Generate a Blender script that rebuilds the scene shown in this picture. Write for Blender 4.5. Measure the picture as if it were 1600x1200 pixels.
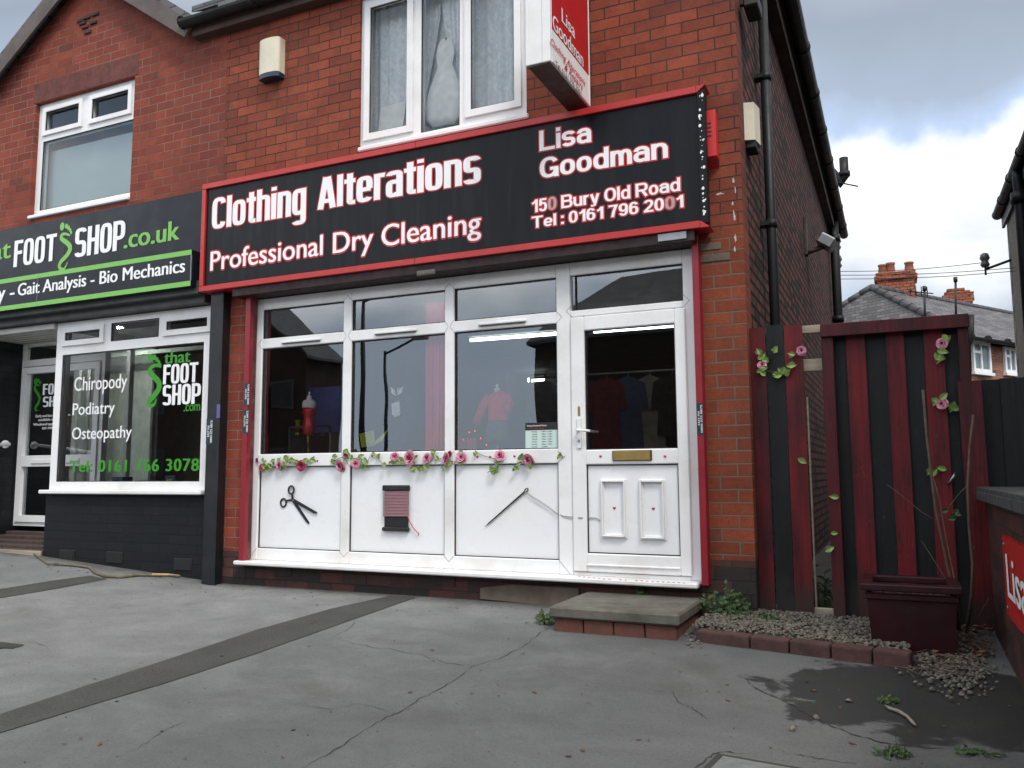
import bpy, bmesh, math, random
from mathutils import Vector, Matrix
R_ = math.radians
random.seed(7)
for o in list(bpy.data.objects): bpy.data.objects.remove(o)
S = bpy.context.scene
COL = S.collection
# ------------------------------------------------------------------ camera
CAM = Vector((5.0814, -5.7436, 0.6307))
YAW, PITCH, ROLL, FPX = R_(-24.7247), R_(6.1529), R_(-0.35198), 1296.32
FW = Vector((math.sin(YAW)*math.cos(PITCH), math.cos(YAW)*math.cos(PITCH), math.sin(PITCH)))
_r = Vector((math.cos(YAW), -math.sin(YAW), 0)); _u = _r.cross(FW)
RT = _r*math.cos(ROLL)+_u*math.sin(ROLL); UP = -_r*math.sin(ROLL)+_u*math.cos(ROLL)
cd = bpy.data.cameras.new("camera"); cam = bpy.data.objects.new("camera", cd); COL.objects.link(cam)
cam.matrix_world = Matrix(((RT.x, UP.x, -FW.x, CAM.x), (RT.y, UP.y, -FW.y, CAM.y), (RT.z, UP.z, -FW.z, CAM.z), (0, 0, 0, 1)))
cd.sensor_fit = 'HORIZONTAL'; cd.sensor_width = 36; cd.lens = FPX/1600*36
cd.clip_start = 0.05; cd.clip_end = 3000
S.camera = cam
# ------------------------------------------------------------------ light
SUN_EL, SUN_AZ = R_(50), R_(48)          # azimuth measured from -Y (out of the shop) towards +X
sdir = Vector((math.cos(SUN_EL)*math.sin(SUN_AZ), -math.cos(SUN_EL)*math.cos(SUN_AZ), math.sin(SUN_EL)))
sl = bpy.data.lights.new("sun", 'SUN'); sl.energy = 1.8; sl.angle = R_(15); sl.color = (1, .955, .89)
so = bpy.data.objects.new("sun", sl); COL.objects.link(so); so.rotation_euler = sdir.to_track_quat('Z', 'Y').to_euler()
W = bpy.data.worlds.new("World"); S.world = W; W.use_nodes = True
nt = W.node_tree; N = nt.nodes; L = nt.links
for n in list(N): N.remove(n)
def wn(t, **k):
    n = N.new(t)
    for a, b in k.items(): setattr(n, a, b)
    return n
out = wn('ShaderNodeOutputWorld'); bg = wn('ShaderNodeBackground'); bg.inputs[1].default_value = 0.1
L.new(bg.outputs[0], out.inputs[0])
sky = wn('ShaderNodeTexSky', sky_type='NISHITA', sun_disc=False)
sky.sun_elevation = SUN_EL; sky.sun_rotation = math.atan2(sdir.x, sdir.y)
tc = wn('ShaderNodeTexCoord'); sep = wn('ShaderNodeSeparateXYZ'); L.new(tc.outputs['Generated'], sep.inputs[0])
# cloud sheet coordinates: direction flattened on a plane high above
mz = wn('ShaderNodeMath', operation='MAXIMUM'); L.new(sep.outputs[2], mz.inputs[0]); mz.inputs[1].default_value = 0.0
az = wn('ShaderNodeMath', operation='ADD'); L.new(mz.outputs[0], az.inputs[0]); az.inputs[1].default_value = 0.22
dv = wn('ShaderNodeVectorMath', operation='DIVIDE'); L.new(tc.outputs['Generated'], dv.inputs[0])
cb = wn('ShaderNodeCombineXYZ')
for i in range(3): L.new(az.outputs[0], cb.inputs[i])
L.new(cb.outputs[0], dv.inputs[1])
n1 = wn('ShaderNodeTexNoise'); n1.inputs['Scale'].default_value = 1.1; n1.inputs['Detail'].default_value = 5; n1.inputs['Roughness'].default_value = .48
L.new(dv.outputs[0], n1.inputs['Vector'])
n2 = wn('ShaderNodeTexNoise'); n2.inputs['Scale'].default_value = 4.5; n2.inputs['Detail'].default_value = 6; n2.inputs['Roughness'].default_value = .5
L.new(tc.outputs['Generated'], n2.inputs['Vector'])
# elevation warped by noise picks the cloud layer: grey haze, white cumulus bank, grey-blue deck
wa = wn('ShaderNodeMath', operation='MULTIPLY_ADD'); L.new(n2.outputs[0], wa.inputs[0]); wa.inputs[1].default_value = .20; wa.inputs[2].default_value = -.10
el = wn('ShaderNodeMath', operation='ADD'); L.new(sep.outputs[2], el.inputs[0]); L.new(wa.outputs[0], el.inputs[1])
rp = wn('ShaderNodeValToRGB'); L.new(el.outputs[0], rp.inputs[0])
e = rp.color_ramp.elements
e[0].position = 0.0; e[0].color = (4.6, 5.2, 6.1, 1)
e[1].position = 1.0; e[1].color = (11.3, 11.1, 10.8, 1)
for p, c in ((.17, (4.9, 5.7, 6.7)), (.225, (11, 11.1, 11.3)), (.345, (12, 12, 12)), (.368, (5.0, 6.3, 8.6)), (.395, (4.0, 4.8, 6.0)), (.46, (3.4, 4.0, 4.9)), (.56, (5.0, 5.5, 6.2)), (.75, (10.2, 10.1, 9.9))):
    q = e.new(p); q.color = (*c, 1)
cr = wn('ShaderNodeValToRGB'); L.new(n1.outputs[0], cr.inputs[0])
cr.color_ramp.elements[0].position = .30; cr.color_ramp.elements[0].color = (.35, .35, .35, 1)
cr.color_ramp.elements[1].position = .47; cr.color_ramp.elements[1].color = (1, 1, 1, 1)
mx = wn('ShaderNodeMixRGB'); L.new(cr.outputs[0], mx.inputs[0]); L.new(sky.outputs[0], mx.inputs[1]); L.new(rp.outputs[0], mx.inputs[2])
# the cloud in front of the shop (behind the camera) is the brighter half of the sky
mr = wn('ShaderNodeMapRange'); L.new(sep.outputs[1], mr.inputs[0]); mr.inputs[1].default_value = .35; mr.inputs[2].default_value = -.6; mr.inputs[3].default_value = 1.0; mr.inputs[4].default_value = 2.0
sc_ = wn('ShaderNodeVectorMath', operation='SCALE'); L.new(mx.outputs[0], sc_.inputs[0]); L.new(mr.outputs[0], sc_.inputs['Scale'])
L.new(sc_.outputs[0], bg.inputs[0])
S.view_settings.view_transform = 'Standard'; S.view_settings.look = 'None'
S.view_settings.exposure = 0.2; S.view_settings.gamma = 1; S.view_settings.use_curve_mapping = False
S.render.engine = 'CYCLES'
S.cycles.transparent_max_bounces = 16

# ------------------------------------------------------------------ helpers
def ray(px, py): return FW+RT*((px-800)/FPX)-UP*((py-600)/FPX)
def at(px, py, ax=1, v=0.0):
    d = ray(px, py); return CAM+d*((v-CAM[ax])/d[ax])
def gz(x, y):
    z = -.31+.064*min(2.6, max(0, -.46-x))
    if y < 0: z += .06*max(y, -7)
    return z
def G(px, py, up=0.0):
    z = -.4
    for i in range(60):
        p = at(px, py, 2, z); z = gz(p.x, p.y)
    return Vector((p.x, p.y, z+up))

class MB:
    def __init__(s): s.bm = bmesh.new()
    def face(s, pts, m=0, smooth=False):
        vs = [s.bm.verts.new(p) for p in pts]
        try:
            f = s.bm.faces.new(vs); f.material_index = m; f.smooth = smooth; return f
        except ValueError: return None
    def box(s, x0, x1, y0, y1, z0, z1, bev=0.0, m=0, M=None, seg=1):
        if x0 > x1: x0, x1 = x1, x0
        if y0 > y1: y0, y1 = y1, y0
        if z0 > z1: z0, z1 = z1, z0
        c = [(x0,y0,z0),(x1,y0,z0),(x1,y1,z0),(x0,y1,z0),(x0,y0,z1),(x1,y0,z1),(x1,y1,z1),(x0,y1,z1)]
        v = [s.bm.verts.new(M @ Vector(p) if M else p) for p in c]
        fs = []
        for q in ((0,3,2,1),(4,5,6,7),(0,1,5,4),(1,2,6,5),(2,3,7,6),(3,0,4,7)):
            f = s.bm.faces.new([v[i] for i in q]); f.material_index = m; fs.append(f)
        if bev > 0:
            ed = list({e for f in fs for e in f.edges})
            r = bmesh.ops.bevel(s.bm, geom=ed, offset=bev, segments=seg, profile=.6, affect='EDGES')
            for f in r['faces']: f.material_index = m
        return s
    def prism(s, poly, d, m=0):
        """poly: list of 3-D points (flat), d: extrusion vector"""
        d = Vector(d); a = [s.bm.verts.new(p) for p in poly]; b = [s.bm.verts.new(Vector(p)+d) for p in poly]
        n = len(poly); fs = [s.bm.faces.new(a[::-1]), s.bm.faces.new(b)]
        for i in range(n): fs.append(s.bm.faces.new((a[i], a[(i+1) % n], b[(i+1) % n], b[i])))
        for f in fs: f.material_index = m
        bmesh.ops.recalc_face_normals(s.bm, faces=fs)
        return s
    def tube(s, path, r, n=8, m=0, cap=True):
        path = [Vector(p) for p in path]; rr = r if isinstance(r, (list, tuple)) else [r]*len(path)
        rings = []; side = None
        for i, p in enumerate(path):
            t = (path[min(i+1, len(path)-1)]-path[max(i-1, 0)]).normalized()
            if side is None: side = t.orthogonal().normalized()
            side = (side-t*side.dot(t)); side = side.normalized() if side.length > 1e-6 else t.orthogonal().normalized()
            w = t.cross(side)
            rings.append([s.bm.verts.new(p+(side*math.cos(a)+w*math.sin(a))*rr[i]) for a in (2*math.pi*k/n for k in range(n))])
        for i in range(len(rings)-1):
            for k in range(n):
                f = s.bm.faces.new((rings[i][k], rings[i][(k+1) % n], rings[i+1][(k+1) % n], rings[i+1][k])); f.material_index = m; f.smooth = True
        if cap:
            for q in (rings[0][::-1], rings[-1]):
                f = s.bm.faces.new(q); f.material_index = m
        return s
    def lathe(s, prof, c, n=16, m=0, ax='z', sx=1, sy=1):
        """prof: list of (radius, height)"""
        c = Vector(c); rings = []
        for (r, h) in prof:
            ring = []
            for k in range(n):
                a = 2*math.pi*k/n; p = (r*math.cos(a)*sx, r*math.sin(a)*sy, h)
                if ax == 'y': p = (p[0], h, p[1])
                if ax == 'x': p = (h, p[0], p[1])
                ring.append(s.bm.verts.new(c+Vector(p)))
            rings.append(ring)
        fs = []
        for i in range(len(rings)-1):
            for k in range(n):
                f = s.bm.faces.new((rings[i][k], rings[i][(k+1) % n], rings[i+1][(k+1) % n], rings[i+1][k])); f.smooth = True; fs.append(f)
        fs.append(s.bm.faces.new(rings[0][::-1])); fs.append(s.bm.faces.new(rings[-1]))
        for f in fs: f.material_index = m
        bmesh.ops.recalc_face_normals(s.bm, faces=fs)
        return s
    def ribbon(s, pts, w, nrm, m=0, thick=0.0):
        """flat strip along pts (3-D), widths w, lying in plane with normal nrm"""
        pts = [Vector(p) for p in pts]; nrm = Vector(nrm); ww = w if isinstance(w, (list, tuple)) else [w]*len(pts)
        a, b = [], []
        for i, p in enumerate(pts):
            t = (pts[min(i+1, len(pts)-1)]-pts[max(i-1, 0)]).normalized(); q = nrm.cross(t).normalized()*ww[i]*.5
            a.append(s.bm.verts.new(p+q)); b.append(s.bm.verts.new(p-q))
        fs = []
        for i in range(len(pts)-1):
            f = s.bm.faces.new((a[i], b[i], b[i+1], a[i+1])); f.material_index = m; fs.append(f)
        if thick:
            r = bmesh.ops.extrude_face_region(s.bm, geom=fs)
            bmesh.ops.translate(s.bm, verts=[v for v in r['geom'] if isinstance(v, bmesh.types.BMVert)], vec=nrm*thick)
        return s
    def wall(s, x0, x1, z0, z1, y0, y1, holes, m=0):
        """vertical wall with front at y0, back at y1 (normal -Y) and rectangular holes (hx0,hx1,hz0,hz1)"""
        xs = sorted({x0, x1, *[h[0] for h in holes if x0 < h[0] < x1], *[h[1] for h in holes if x0 < h[1] < x1]})
        zs = sorted({z0, z1, *[h[2] for h in holes if z0 < h[2] < z1], *[h[3] for h in holes if z0 < h[3] < z1]})
        def inh(x, z): return any(h[0] < x < h[1] and h[2] < z < h[3] for h in holes)
        for i in range(len(xs)-1):
            for k in range(len(zs)-1):
                if inh((xs[i]+xs[i+1])/2, (zs[k]+zs[k+1])/2): continue
                a, b, c, d = xs[i], xs[i+1], zs[k], zs[k+1]
                s.face([(a,y0,c),(b,y0,c),(b,y0,d),(a,y0,d)], m); s.face([(b,y1,c),(a,y1,c),(a,y1,d),(b,y1,d)], m)
        def rev(a, b, c, d, sg):
            q = [[(a,y0,c),(a,y1,c),(a,y1,d),(a,y0,d)], [(b,y0,c),(b,y0,d),(b,y1,d),(b,y1,c)],
                 [(a,y0,c),(b,y0,c),(b,y1,c),(a,y1,c)], [(a,y0,d),(a,y1,d),(b,y1,d),(b,y0,d)]]
            for f in q: s.face(f if sg > 0 else f[::-1], m)
        for h in holes: rev(max(h[0], x0), min(h[1], x1), max(h[2], z0), min(h[3], z1), 1)
        rev(x0, x1, z0, z1, -1)
        return s
    def build(s, name, mat, parent=None, origin=None):
        me = bpy.data.meshes.new(name); s.bm.normal_update(); s.bm.to_mesh(me); s.bm.free()
        return link(name, me, mat, parent, origin)
def link(name, me, mat, parent=None, origin=None):
    for m in (mat if isinstance(mat, (list, tuple)) else [mat]): me.materials.append(m)
    o = bpy.data.objects.new(name, me); COL.objects.link(o)
    if origin is None and me.vertices:
        xs = [v.co.x for v in me.vertices]; ys = [v.co.y for v in me.vertices]; zs = [v.co.z for v in me.vertices]
        origin = Vector(((min(xs)+max(xs))/2, (min(ys)+max(ys))/2, min(zs)))
    origin = Vector(origin or (0, 0, 0)); me.transform(Matrix.Translation(-origin)); o.location = origin
    if parent: setpar(o, parent)
    return o
WORLDLOC = {}
def wloc(o):
    v = Vector(o.location)
    if o.parent: v += wloc(o.parent)
    return v
def setpar(o, parent):
    o.location = Vector(o.location)-wloc(parent); o.parent = parent
def thing(name, label, cat, loc=(0, 0, 0), group=None):
    o = bpy.data.objects.new(name, None); COL.objects.link(o); o.location = loc; o.empty_display_size = .1
    return tag(o, label, cat, group)
def tag(o, label, cat, group=None):
    o['label'] = label; o['category'] = cat
    if group: o['group'] = group
    return o
def kind(o, k): o['kind'] = k; return o

# ------------------------------------------------------------------ materials
MATS = {}
def newmat(name):
    m = bpy.data.materials.new(name); m.use_nodes = True; t = m.node_tree
    for n in list(t.nodes): t.nodes.remove(n)
    o = t.nodes.new('ShaderNodeOutputMaterial'); b = t.nodes.new('ShaderNodeBsdfPrincipled'); t.links.new(b.outputs[0], o.inputs[0])
    return m, t, b
def nd(t, typ, **k):
    n = t.nodes.new(typ)
    for a, b in k.items():
        if a.startswith('i_'): n.inputs[a[2:].replace('_', ' ')].default_value = b
        else: setattr(n, a, b)
    return n
def c4(c): return (c[0], c[1], c[2], 1)
def mixc(t, fac, a, b, blend='MIX'):
    n = t.nodes.new('ShaderNodeMixRGB'); n.blend_type = blend
    for i, v in ((0, fac), (1, a), (2, b)):
        if hasattr(v, 'is_output') or isinstance(v, bpy.types.NodeSocket): t.links.new(v, n.inputs[i])
        else: n.inputs[i].default_value = v if i == 0 else c4(v)
    return n.outputs[0]
def ramp(t, src, p0, c0, p1, c1):
    n = t.nodes.new('ShaderNodeValToRGB'); t.links.new(src, n.inputs[0])
    a = n.color_ramp.elements; a[0].position = p0; a[0].color = c4(c0); a[1].position = p1; a[1].color = c4(c1)
    return n.outputs[0]
def pos(t): return t.nodes.new('ShaderNodeNewGeometry').outputs['Position']
def noise(t, vec, scale, detail=4, rough=.55, dist=0):
    n = t.nodes.new('ShaderNodeTexNoise'); n.inputs['Scale'].default_value = scale; n.inputs['Detail'].default_value = detail
    n.inputs['Roughness'].default_value = rough; n.inputs['Distortion'].default_value = dist
    t.links.new(vec, n.inputs['Vector']); return n.outputs['Fac']
def bump(t, b, h, strength, dist=.01):
    n = t.nodes.new('ShaderNodeBump'); n.inputs['Strength'].default_value = strength; n.inputs['Distance'].default_value = dist
    t.links.new(h, n.inputs['Height']); t.links.new(n.outputs[0], b.inputs['Normal'])
def scalev(t, vec, s):
    n = t.nodes.new('ShaderNodeMapping'); n.inputs['Scale'].default_value = s; t.links.new(vec, n.inputs['Vector']); return n.outputs[0]
def simple(name, col, rough=.5, var=.15, scale=8, metal=0, dirt=None, bmp=0, stretch=(1, 1, 1), coat=0, spec=.5):
    """plain paint/plastic with slight uneven tone"""
    m, t, b = newmat(name)
    p = scalev(t, pos(t), stretch); f = noise(t, p, scale)
    hi = tuple(min(1, c*(1+var)) for c in col); lo = tuple(c*(1-var) for c in col)
    colr = ramp(t, f, .3, lo, .7, hi)
    if dirt:
        g = noise(t, p, scale*.35+.6, 6, .65); g2 = ramp(t, g, .48, (0, 0, 0), .75, (1, 1, 1))
        colr = mixc(t, g2, colr, dirt)
    t.links.new(colr, b.inputs['Base Color']); b.inputs['Roughness'].default_value = rough; b.inputs['Metallic'].default_value = metal
    b.inputs['Coat Weight'].default_value = coat; b.inputs['Specular IOR Level'].default_value = spec
    rr = ramp(t, noise(t, p, scale*2.3), .3, (rough*.8,)*3, .7, (min(1, rough*1.25),)*3); t.links.new(rr, b.inputs['Roughness'])
    if bmp: bump(t, b, noise(t, p, scale*6, 6, .65), bmp, .01)
    MATS[name] = m; return m
def brick(name, axis, c1, c2, cm, bw=.232, bh=.086, ms=.0045, offs=.5, dark=None, darkamt=.35, soot=None, soots=.9, squash=1.0, sqf=2, bumpd=.006, rough=.85, origin=(0, 0)):
    """axis 'x': courses run along X (wall faces Y); axis 'y': along Y (wall faces X)"""
    m, t, b = newmat(name)
    P = pos(t); s = nd(t, 'ShaderNodeSeparateXYZ'); t.links.new(P, s.inputs[0]); c = nd(t, 'ShaderNodeCombineXYZ')
    # hand-laid wander of the courses
    wob = noise(t, P, 3.1, 2); wm = nd(t, 'ShaderNodeMath', operation='MULTIPLY_ADD'); t.links.new(wob, wm.inputs[0]); wm.inputs[1].default_value = .012; wm.inputs[2].default_value = -.006
    wz = nd(t, 'ShaderNodeMath', operation='ADD'); t.links.new(s.outputs[2], wz.inputs[0]); t.links.new(wm.outputs[0], wz.inputs[1])
    t.links.new(s.outputs[0 if axis == 'x' else 1], c.inputs[0]); t.links.new(wz.outputs[0], c.inputs[1])
    mp = nd(t, 'ShaderNodeMapping'); mp.inputs['Location'].default_value = (origin[0], origin[1], 0); t.links.new(c.outputs[0], mp.inputs[0])
    br = nd(t, 'ShaderNodeTexBrick', offset=offs, squash=squash, squash_frequency=sqf)
    br.inputs['Scale'].default_value = 1; br.inputs['Brick Width'].default_value = bw; br.inputs['Row Height'].default_value = bh
    br.inputs['Mortar Size'].default_value = ms; br.inputs['Mortar Smooth'].default_value = .25; br.inputs['Bias'].default_value = 0
    br.inputs['Color1'].default_value = (0, 0, 0, 1); br.inputs['Color2'].default_value = (1, 1, 1, 1); br.inputs['Mortar'].default_value = (.5, .5, .5, 1)
    t.links.new(mp.outputs[0], br.inputs['Vector'])
    col = mixc(t, br.outputs['Color'], c1, c2)
    if dark:   # some bricks burnt darker: threshold on the per-brick value
        dk = ramp(t, br.outputs['Color'], 1-darkamt, (0, 0, 0), 1-darkamt+.12, (1, 1, 1)); col = mixc(t, dk, col, dark)
    fine = noise(t, P, 55, 5, .7); col = mixc(t, .55, col, ramp(t, fine, .25, (.35, .35, .35), .75, (.75, .75, .75)), 'OVERLAY')
    med = noise(t, P, 7, 5, .65); col = mixc(t, .5, col, ramp(t, med, .25, (.3, .3, .3), .75, (.7, .7, .7)), 'OVERLAY')
    if soot:
        sn = noise(t, scalev(t, P, (1, 1, .55)), soots, 6, .68, .6); col = mixc(t, ramp(t, sn, .5, (0, 0, 0), .72, (.8, .8, .8)), col, soot)
    mcol = mixc(t, noise(t, P, 2.2, 4), tuple(x*.55 for x in cm), cm)
    mcol = mixc(t, ramp(t, noise(t, P, 1.3, 3), .42, (0,)*3, .62, (1,)*3), mcol, tuple(x*.35 for x in cm))
    col = mixc(t, br.outputs['Fac'], col, mcol)
    t.links.new(col, b.inputs['Base Color']); b.inputs['Roughness'].default_value = rough; b.inputs['Specular IOR Level'].default_value = .3
    inv = nd(t, 'ShaderNodeMath', operation='MULTIPLY_ADD'); t.links.new(br.outputs['Fac'], inv.inputs[0]); inv.inputs[1].default_value = -1; inv.inputs[2].default_value = 1
    ad = nd(t, 'ShaderNodeMath', operation='MULTIPLY_ADD'); t.links.new(fine, ad.inputs[0]); ad.inputs[1].default_value = .35; t.links.new(inv.outputs[0], ad.inputs[2])
    ad2 = nd(t, 'ShaderNodeMath', operation='MULTIPLY_ADD'); t.links.new(br.outputs['Color'], ad2.inputs[0]); ad2.inputs[1].default_value = .3; t.links.new(ad.outputs[0], ad2.inputs[2])
    bump(t, b, ad2.outputs[0], 1.0, bumpd*1.3)
    MATS[name] = m; return m
def glassmat(name, tint=(.85, .9, .9), mult=1.5, add=.02):
    m = bpy.data.materials.new(name); m.use_nodes = True; t = m.node_tree
    for n in list(t.nodes): t.nodes.remove(n)
    o = t.nodes.new('ShaderNodeOutputMaterial'); tr = t.nodes.new('ShaderNodeBsdfTransparent'); gl = t.nodes.new('ShaderNodeBsdfGlossy'); mxs = t.nodes.new('ShaderNodeMixShader')
    tr.inputs[0].default_value = c4(tint); gl.inputs['Roughness'].default_value = .004; gl.inputs[0].default_value = (.93, .97, 1, 1)
    fr = t.nodes.new('ShaderNodeFresnel'); fr.inputs[0].default_value = 1.52
    mu = nd(t, 'ShaderNodeMath', operation='MULTIPLY_ADD', use_clamp=True); t.links.new(fr.outputs[0], mu.inputs[0]); mu.inputs[1].default_value = mult; mu.inputs[2].default_value = add
    wv = noise(t, pos(t), 1.3, 1); bp = t.nodes.new('ShaderNodeBump'); bp.inputs['Strength'].default_value = .05; bp.inputs['Distance'].default_value = .05
    t.links.new(wv, bp.inputs['Height']); t.links.new(bp.outputs[0], gl.inputs['Normal'])
    t.links.new(mu.outputs[0], mxs.inputs[0]); t.links.new(tr.outputs[0], mxs.inputs[1]); t.links.new(gl.outputs[0], mxs.inputs[2]); t.links.new(mxs.outputs[0], o.inputs[0])
    MATS[name] = m; return m
def emit(name, col, st):
    m, t, b = newmat(name); b.inputs['Base Color'].default_value = c4(col); b.inputs['Emission Color'].default_value = c4(col); b.inputs['Emission Strength'].default_value = st
    MATS[name] = m; return m

BR = brick('brick_front', 'x', (.165, .038, .022), (.262, .064, .033), (.07, .055, .045), dark=(.115, .032, .022), darkamt=.10, soot=(.062, .026, .021), soots=.8)
BRL = brick('brick_front_pale_joint', 'x', (.172, .037, .023), (.245, .056, .031), (.32, .22, .18), ms=.0042, dark=(.13, .035, .025), darkamt=.12, soot=(.12, .036, .028))
BRP = brick('brick_pier', 'x', (.16, .036, .018), (.225, .054, .025), (.19, .155, .115), ms=.0055, dark=(.10, .04, .03), darkamt=.06, soot=(.11, .04, .027), soots=1.6, origin=(.06, .0))
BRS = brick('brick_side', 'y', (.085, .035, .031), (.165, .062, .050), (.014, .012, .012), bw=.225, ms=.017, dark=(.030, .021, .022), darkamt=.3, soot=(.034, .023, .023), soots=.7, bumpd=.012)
BRK = brick('brick_plinth', 'x', (.048, .03, .027), (.105, .04, .03), (.06, .045, .037), dark=(.03, .024, .024), darkamt=.35)
BRB = brick('brick_painted_black', 'x', (.004, .006, .008), (.007, .009, .012), (.005, .0065, .0085), bumpd=.007, rough=.72)
BRBY = brick('brick_painted_black_side', 'y', (.005, .007, .009), (.008, .010, .012), (.006, .007, .008), bumpd=.005, rough=.5)
BRW = brick('brick_low_wall', 'y', (.05, .02, .016), (.075, .027, .02), (.05, .036, .03), dark=(.03, .017, .014), darkamt=.3)
BRF = brick('brick_far', 'x', (.22, .085, .05), (.36, .16, .10), (.22, .17, .14), bw=.23, bh=.085, ms=.012, dark=(.10, .055, .045), darkamt=.3)
BRC = brick('brick_chimney', 'x', (.26, .075, .038), (.34, .11, .055), (.14, .07, .05), bw=.24, bh=.11, ms=.014, dark=(.13, .05, .035), darkamt=.2, soot=(.09, .045, .035), soots=1.5)
BRO = brick('brick_opposite', 'x', (.03, .014, .012), (.05, .02, .016), (.05, .04, .035), ms=.008)
UPVC = simple('white_upvc', (.80, .80, .80), .32, .03, 3, dirt=(.66, .64, .60))
UPVCP = simple('white_panel', (.80, .81, .82), .28, .02, 2, dirt=(.775, .775, .77))
GASK = simple('black_gasket', (.015, .015, .016), .6)
REDF = simple('red_sign_frame', (.44, .018, .016), .35, .08, 4, dirt=(.45, .03, .025))
SIGNB = simple('black_sign_panel', (.005, .006, .008), .30, .15, 2, spec=.18, dirt=(.011, .011, .012), stretch=(5, 5, .5))
SIGNN = simple('navy_sign_panel', (.007, .011, .018), .30, .1, 2, spec=.22)
WHITEV = simple('white_vinyl', (.85, .85, .85), .4, .02)
REDV = simple('red_vinyl', (.50, .012, .018), .4, .05)
SILV = simple('worn_silver_vinyl', (.38, .33, .31), .35, .2, 60)
GREENV = simple('light_green_vinyl', (.18, .47, .08), .4, .04)
GREEND = simple('dark_green_vinyl', (.035, .27, .012), .4, .06)
REDP = simple('crimson_post_paint', (.235, .010, .020), .4, .12, 6)
MARP = simple('maroon_paint', (.07, .006, .009), .45, .2, 9, dirt=(.2, .1, .09))
LENS = emit('downlight_lens', (.93, 1, .9), 170)
DARKM = simple('dark_maroon_soffit', (.018, .003, .004), .6, .2)
BLKP = simple('black_paint', (.006, .008, .010), .45, .2, 5, dirt=(.016, .016, .019))
BLKG = simple('gutter_black', (.006, .006, .007), .5, .25, 7, dirt=(.016, .015, .014), spec=.3)
PIPEG = simple('downpipe_grey', (.014, .017, .019), .5, .15, 5, spec=.3)
CREAM = simple('cream_plastic', (.66, .61, .47), .4, .05, 5, dirt=(.5, .45, .34))
BLUEP = simple('blue_plastic', (.012, .03, .06), .3)
REDPL = simple('red_plastic', (.62, .03, .03), .4, .06)
BRASS = simple('aged_brass', (.36, .25, .08), .42, .15, 20, metal=.7)
CHROME = simple('white_handle', (.78, .78, .77), .22, .02)
BLKI = simple('black_iron', (.010, .010, .010), .5, .2, 20, bmp=.2)
THREAD = simple('pink_thread', (.36, .20, .225), .9, .12, 80, stretch=(.3, 1, 6), bmp=.5)
GREYTH = simple('grey_string', (.32, .31, .28), .9)
CONC = simple('step_concrete', (.115, .108, .088), .9, .3, 7, dirt=(.06, .06, .045), bmp=.5)
CEMENT = simple('cement_render', (.13, .10, .075), .9, .3, 6, bmp=.6)
KERB = simple('kerb_brick', (.068, .031, .027), .9, .3, 10, dirt=(.04, .026, .022), bmp=.5)
STEPB = simple('step_brick', (.12, .042, .029), .9, .25, 7, dirt=(.10, .045, .03), bmp=.5)
PLANT = simple('maroon_planter', (.030, .0045, .007), .42, .2, 5, dirt=(.02, .007, .008), spec=.35)
SOIL = simple('dry_soil', (.05, .028, .02), 1, .4, 40, bmp=1)
def wood(name, col, dark, worn, wamt):
    """painted sawn board: grain along Z, brush patches, worn flecks, splash dirt at the foot"""
    m, t, b = newmat(name); P = pos(t)
    grain = noise(t, scalev(t, P, (60, 60, 1.6)), 1.0, 5, .65, .6); patch = noise(t, scalev(t, P, (7, 7, 1.5)), 1.0, 4, .6); knot = noise(t, scalev(t, P, (9, 9, 4)), 1.4, 3, .5, 2.5)
    c = mixc(t, ramp(t, patch, .36, (0,)*3, .62, (1,)*3), dark, col)
    c = mixc(t, .6, c, ramp(t, grain, .3, (.25,)*3, .7, (.72,)*3), 'OVERLAY')
    c = mixc(t, ramp(t, knot, .64, (0,)*3, .72, (.6,)*3), c, tuple(x*.4 for x in dark))
    fl = noise(t, scalev(t, P, (130, 130, 14)), 1.0, 3, .7); big = noise(t, P, 2.3, 4, .7)
    ml = nd(t, 'ShaderNodeMath', operation='MULTIPLY'); t.links.new(ramp(t, fl, .66, (0,)*3, .70, (1,)*3), ml.inputs[0]); t.links.new(ramp(t, big, .45, (0,)*3, .65, (1,)*3), ml.inputs[1])
    m2 = nd(t, 'ShaderNodeMath', operation='MULTIPLY'); t.links.new(ml.outputs[0], m2.inputs[0]); m2.inputs[1].default_value = wamt
    c = mixc(t, m2.outputs[0], c, worn)
    s_ = nd(t, 'ShaderNodeSeparateXYZ'); t.links.new(P, s_.inputs[0]); h = nd(t, 'ShaderNodeMath', operation='MULTIPLY_ADD'); t.links.new(noise(t, P, 6, 5, .7), h.inputs[0]); h.inputs[1].default_value = .5; t.links.new(s_.outputs[2], h.inputs[2])
    c = mixc(t, ramp(t, h.outputs[0], .02, (.75,)*3, .22, (0,)*3), c, (.03, .026, .022))
    t.links.new(c, b.inputs['Base Color']); b.inputs['Roughness'].default_value = .6; b.inputs['Specular IOR Level'].default_value = .35
    bump(t, b, grain, .5, .008); MATS[name] = m; return m
WOODR = wood('red_board_paint', (.135, .006, .009), (.04, .004, .007), (.28, .12, .10), .6)
WOODM = wood('maroon_board_paint', (.085, .006, .010), (.035, .004, .007), (.2, .12, .1), .5)
WOODK = wood('black_board_paint', (.006, .0075, .009), (.003, .004, .005), (.10, .10, .10), .6)
WOODB = simple('bare_timber', (.32, .27, .20), .85, .25, 2, bmp=.3, stretch=(1, 1, 12))
BARK = simple('brown_twig', (.095, .068, .045), .9, .25, 18, bmp=.4)
BRANCH = simple('grey_branch_bark', (.14, .115, .075), .9, .35, 25, bmp=.5)
BRANCHP = simple('peeled_wood', (.42, .28, .14), .8, .2, 20)
ROSE = simple('pink_rose_silk', (.40, .035, .11), .7, .4, 45)
ROSEP = simple('pale_pink_rose_silk', (.68, .30, .40), .7, .3, 45)
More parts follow.
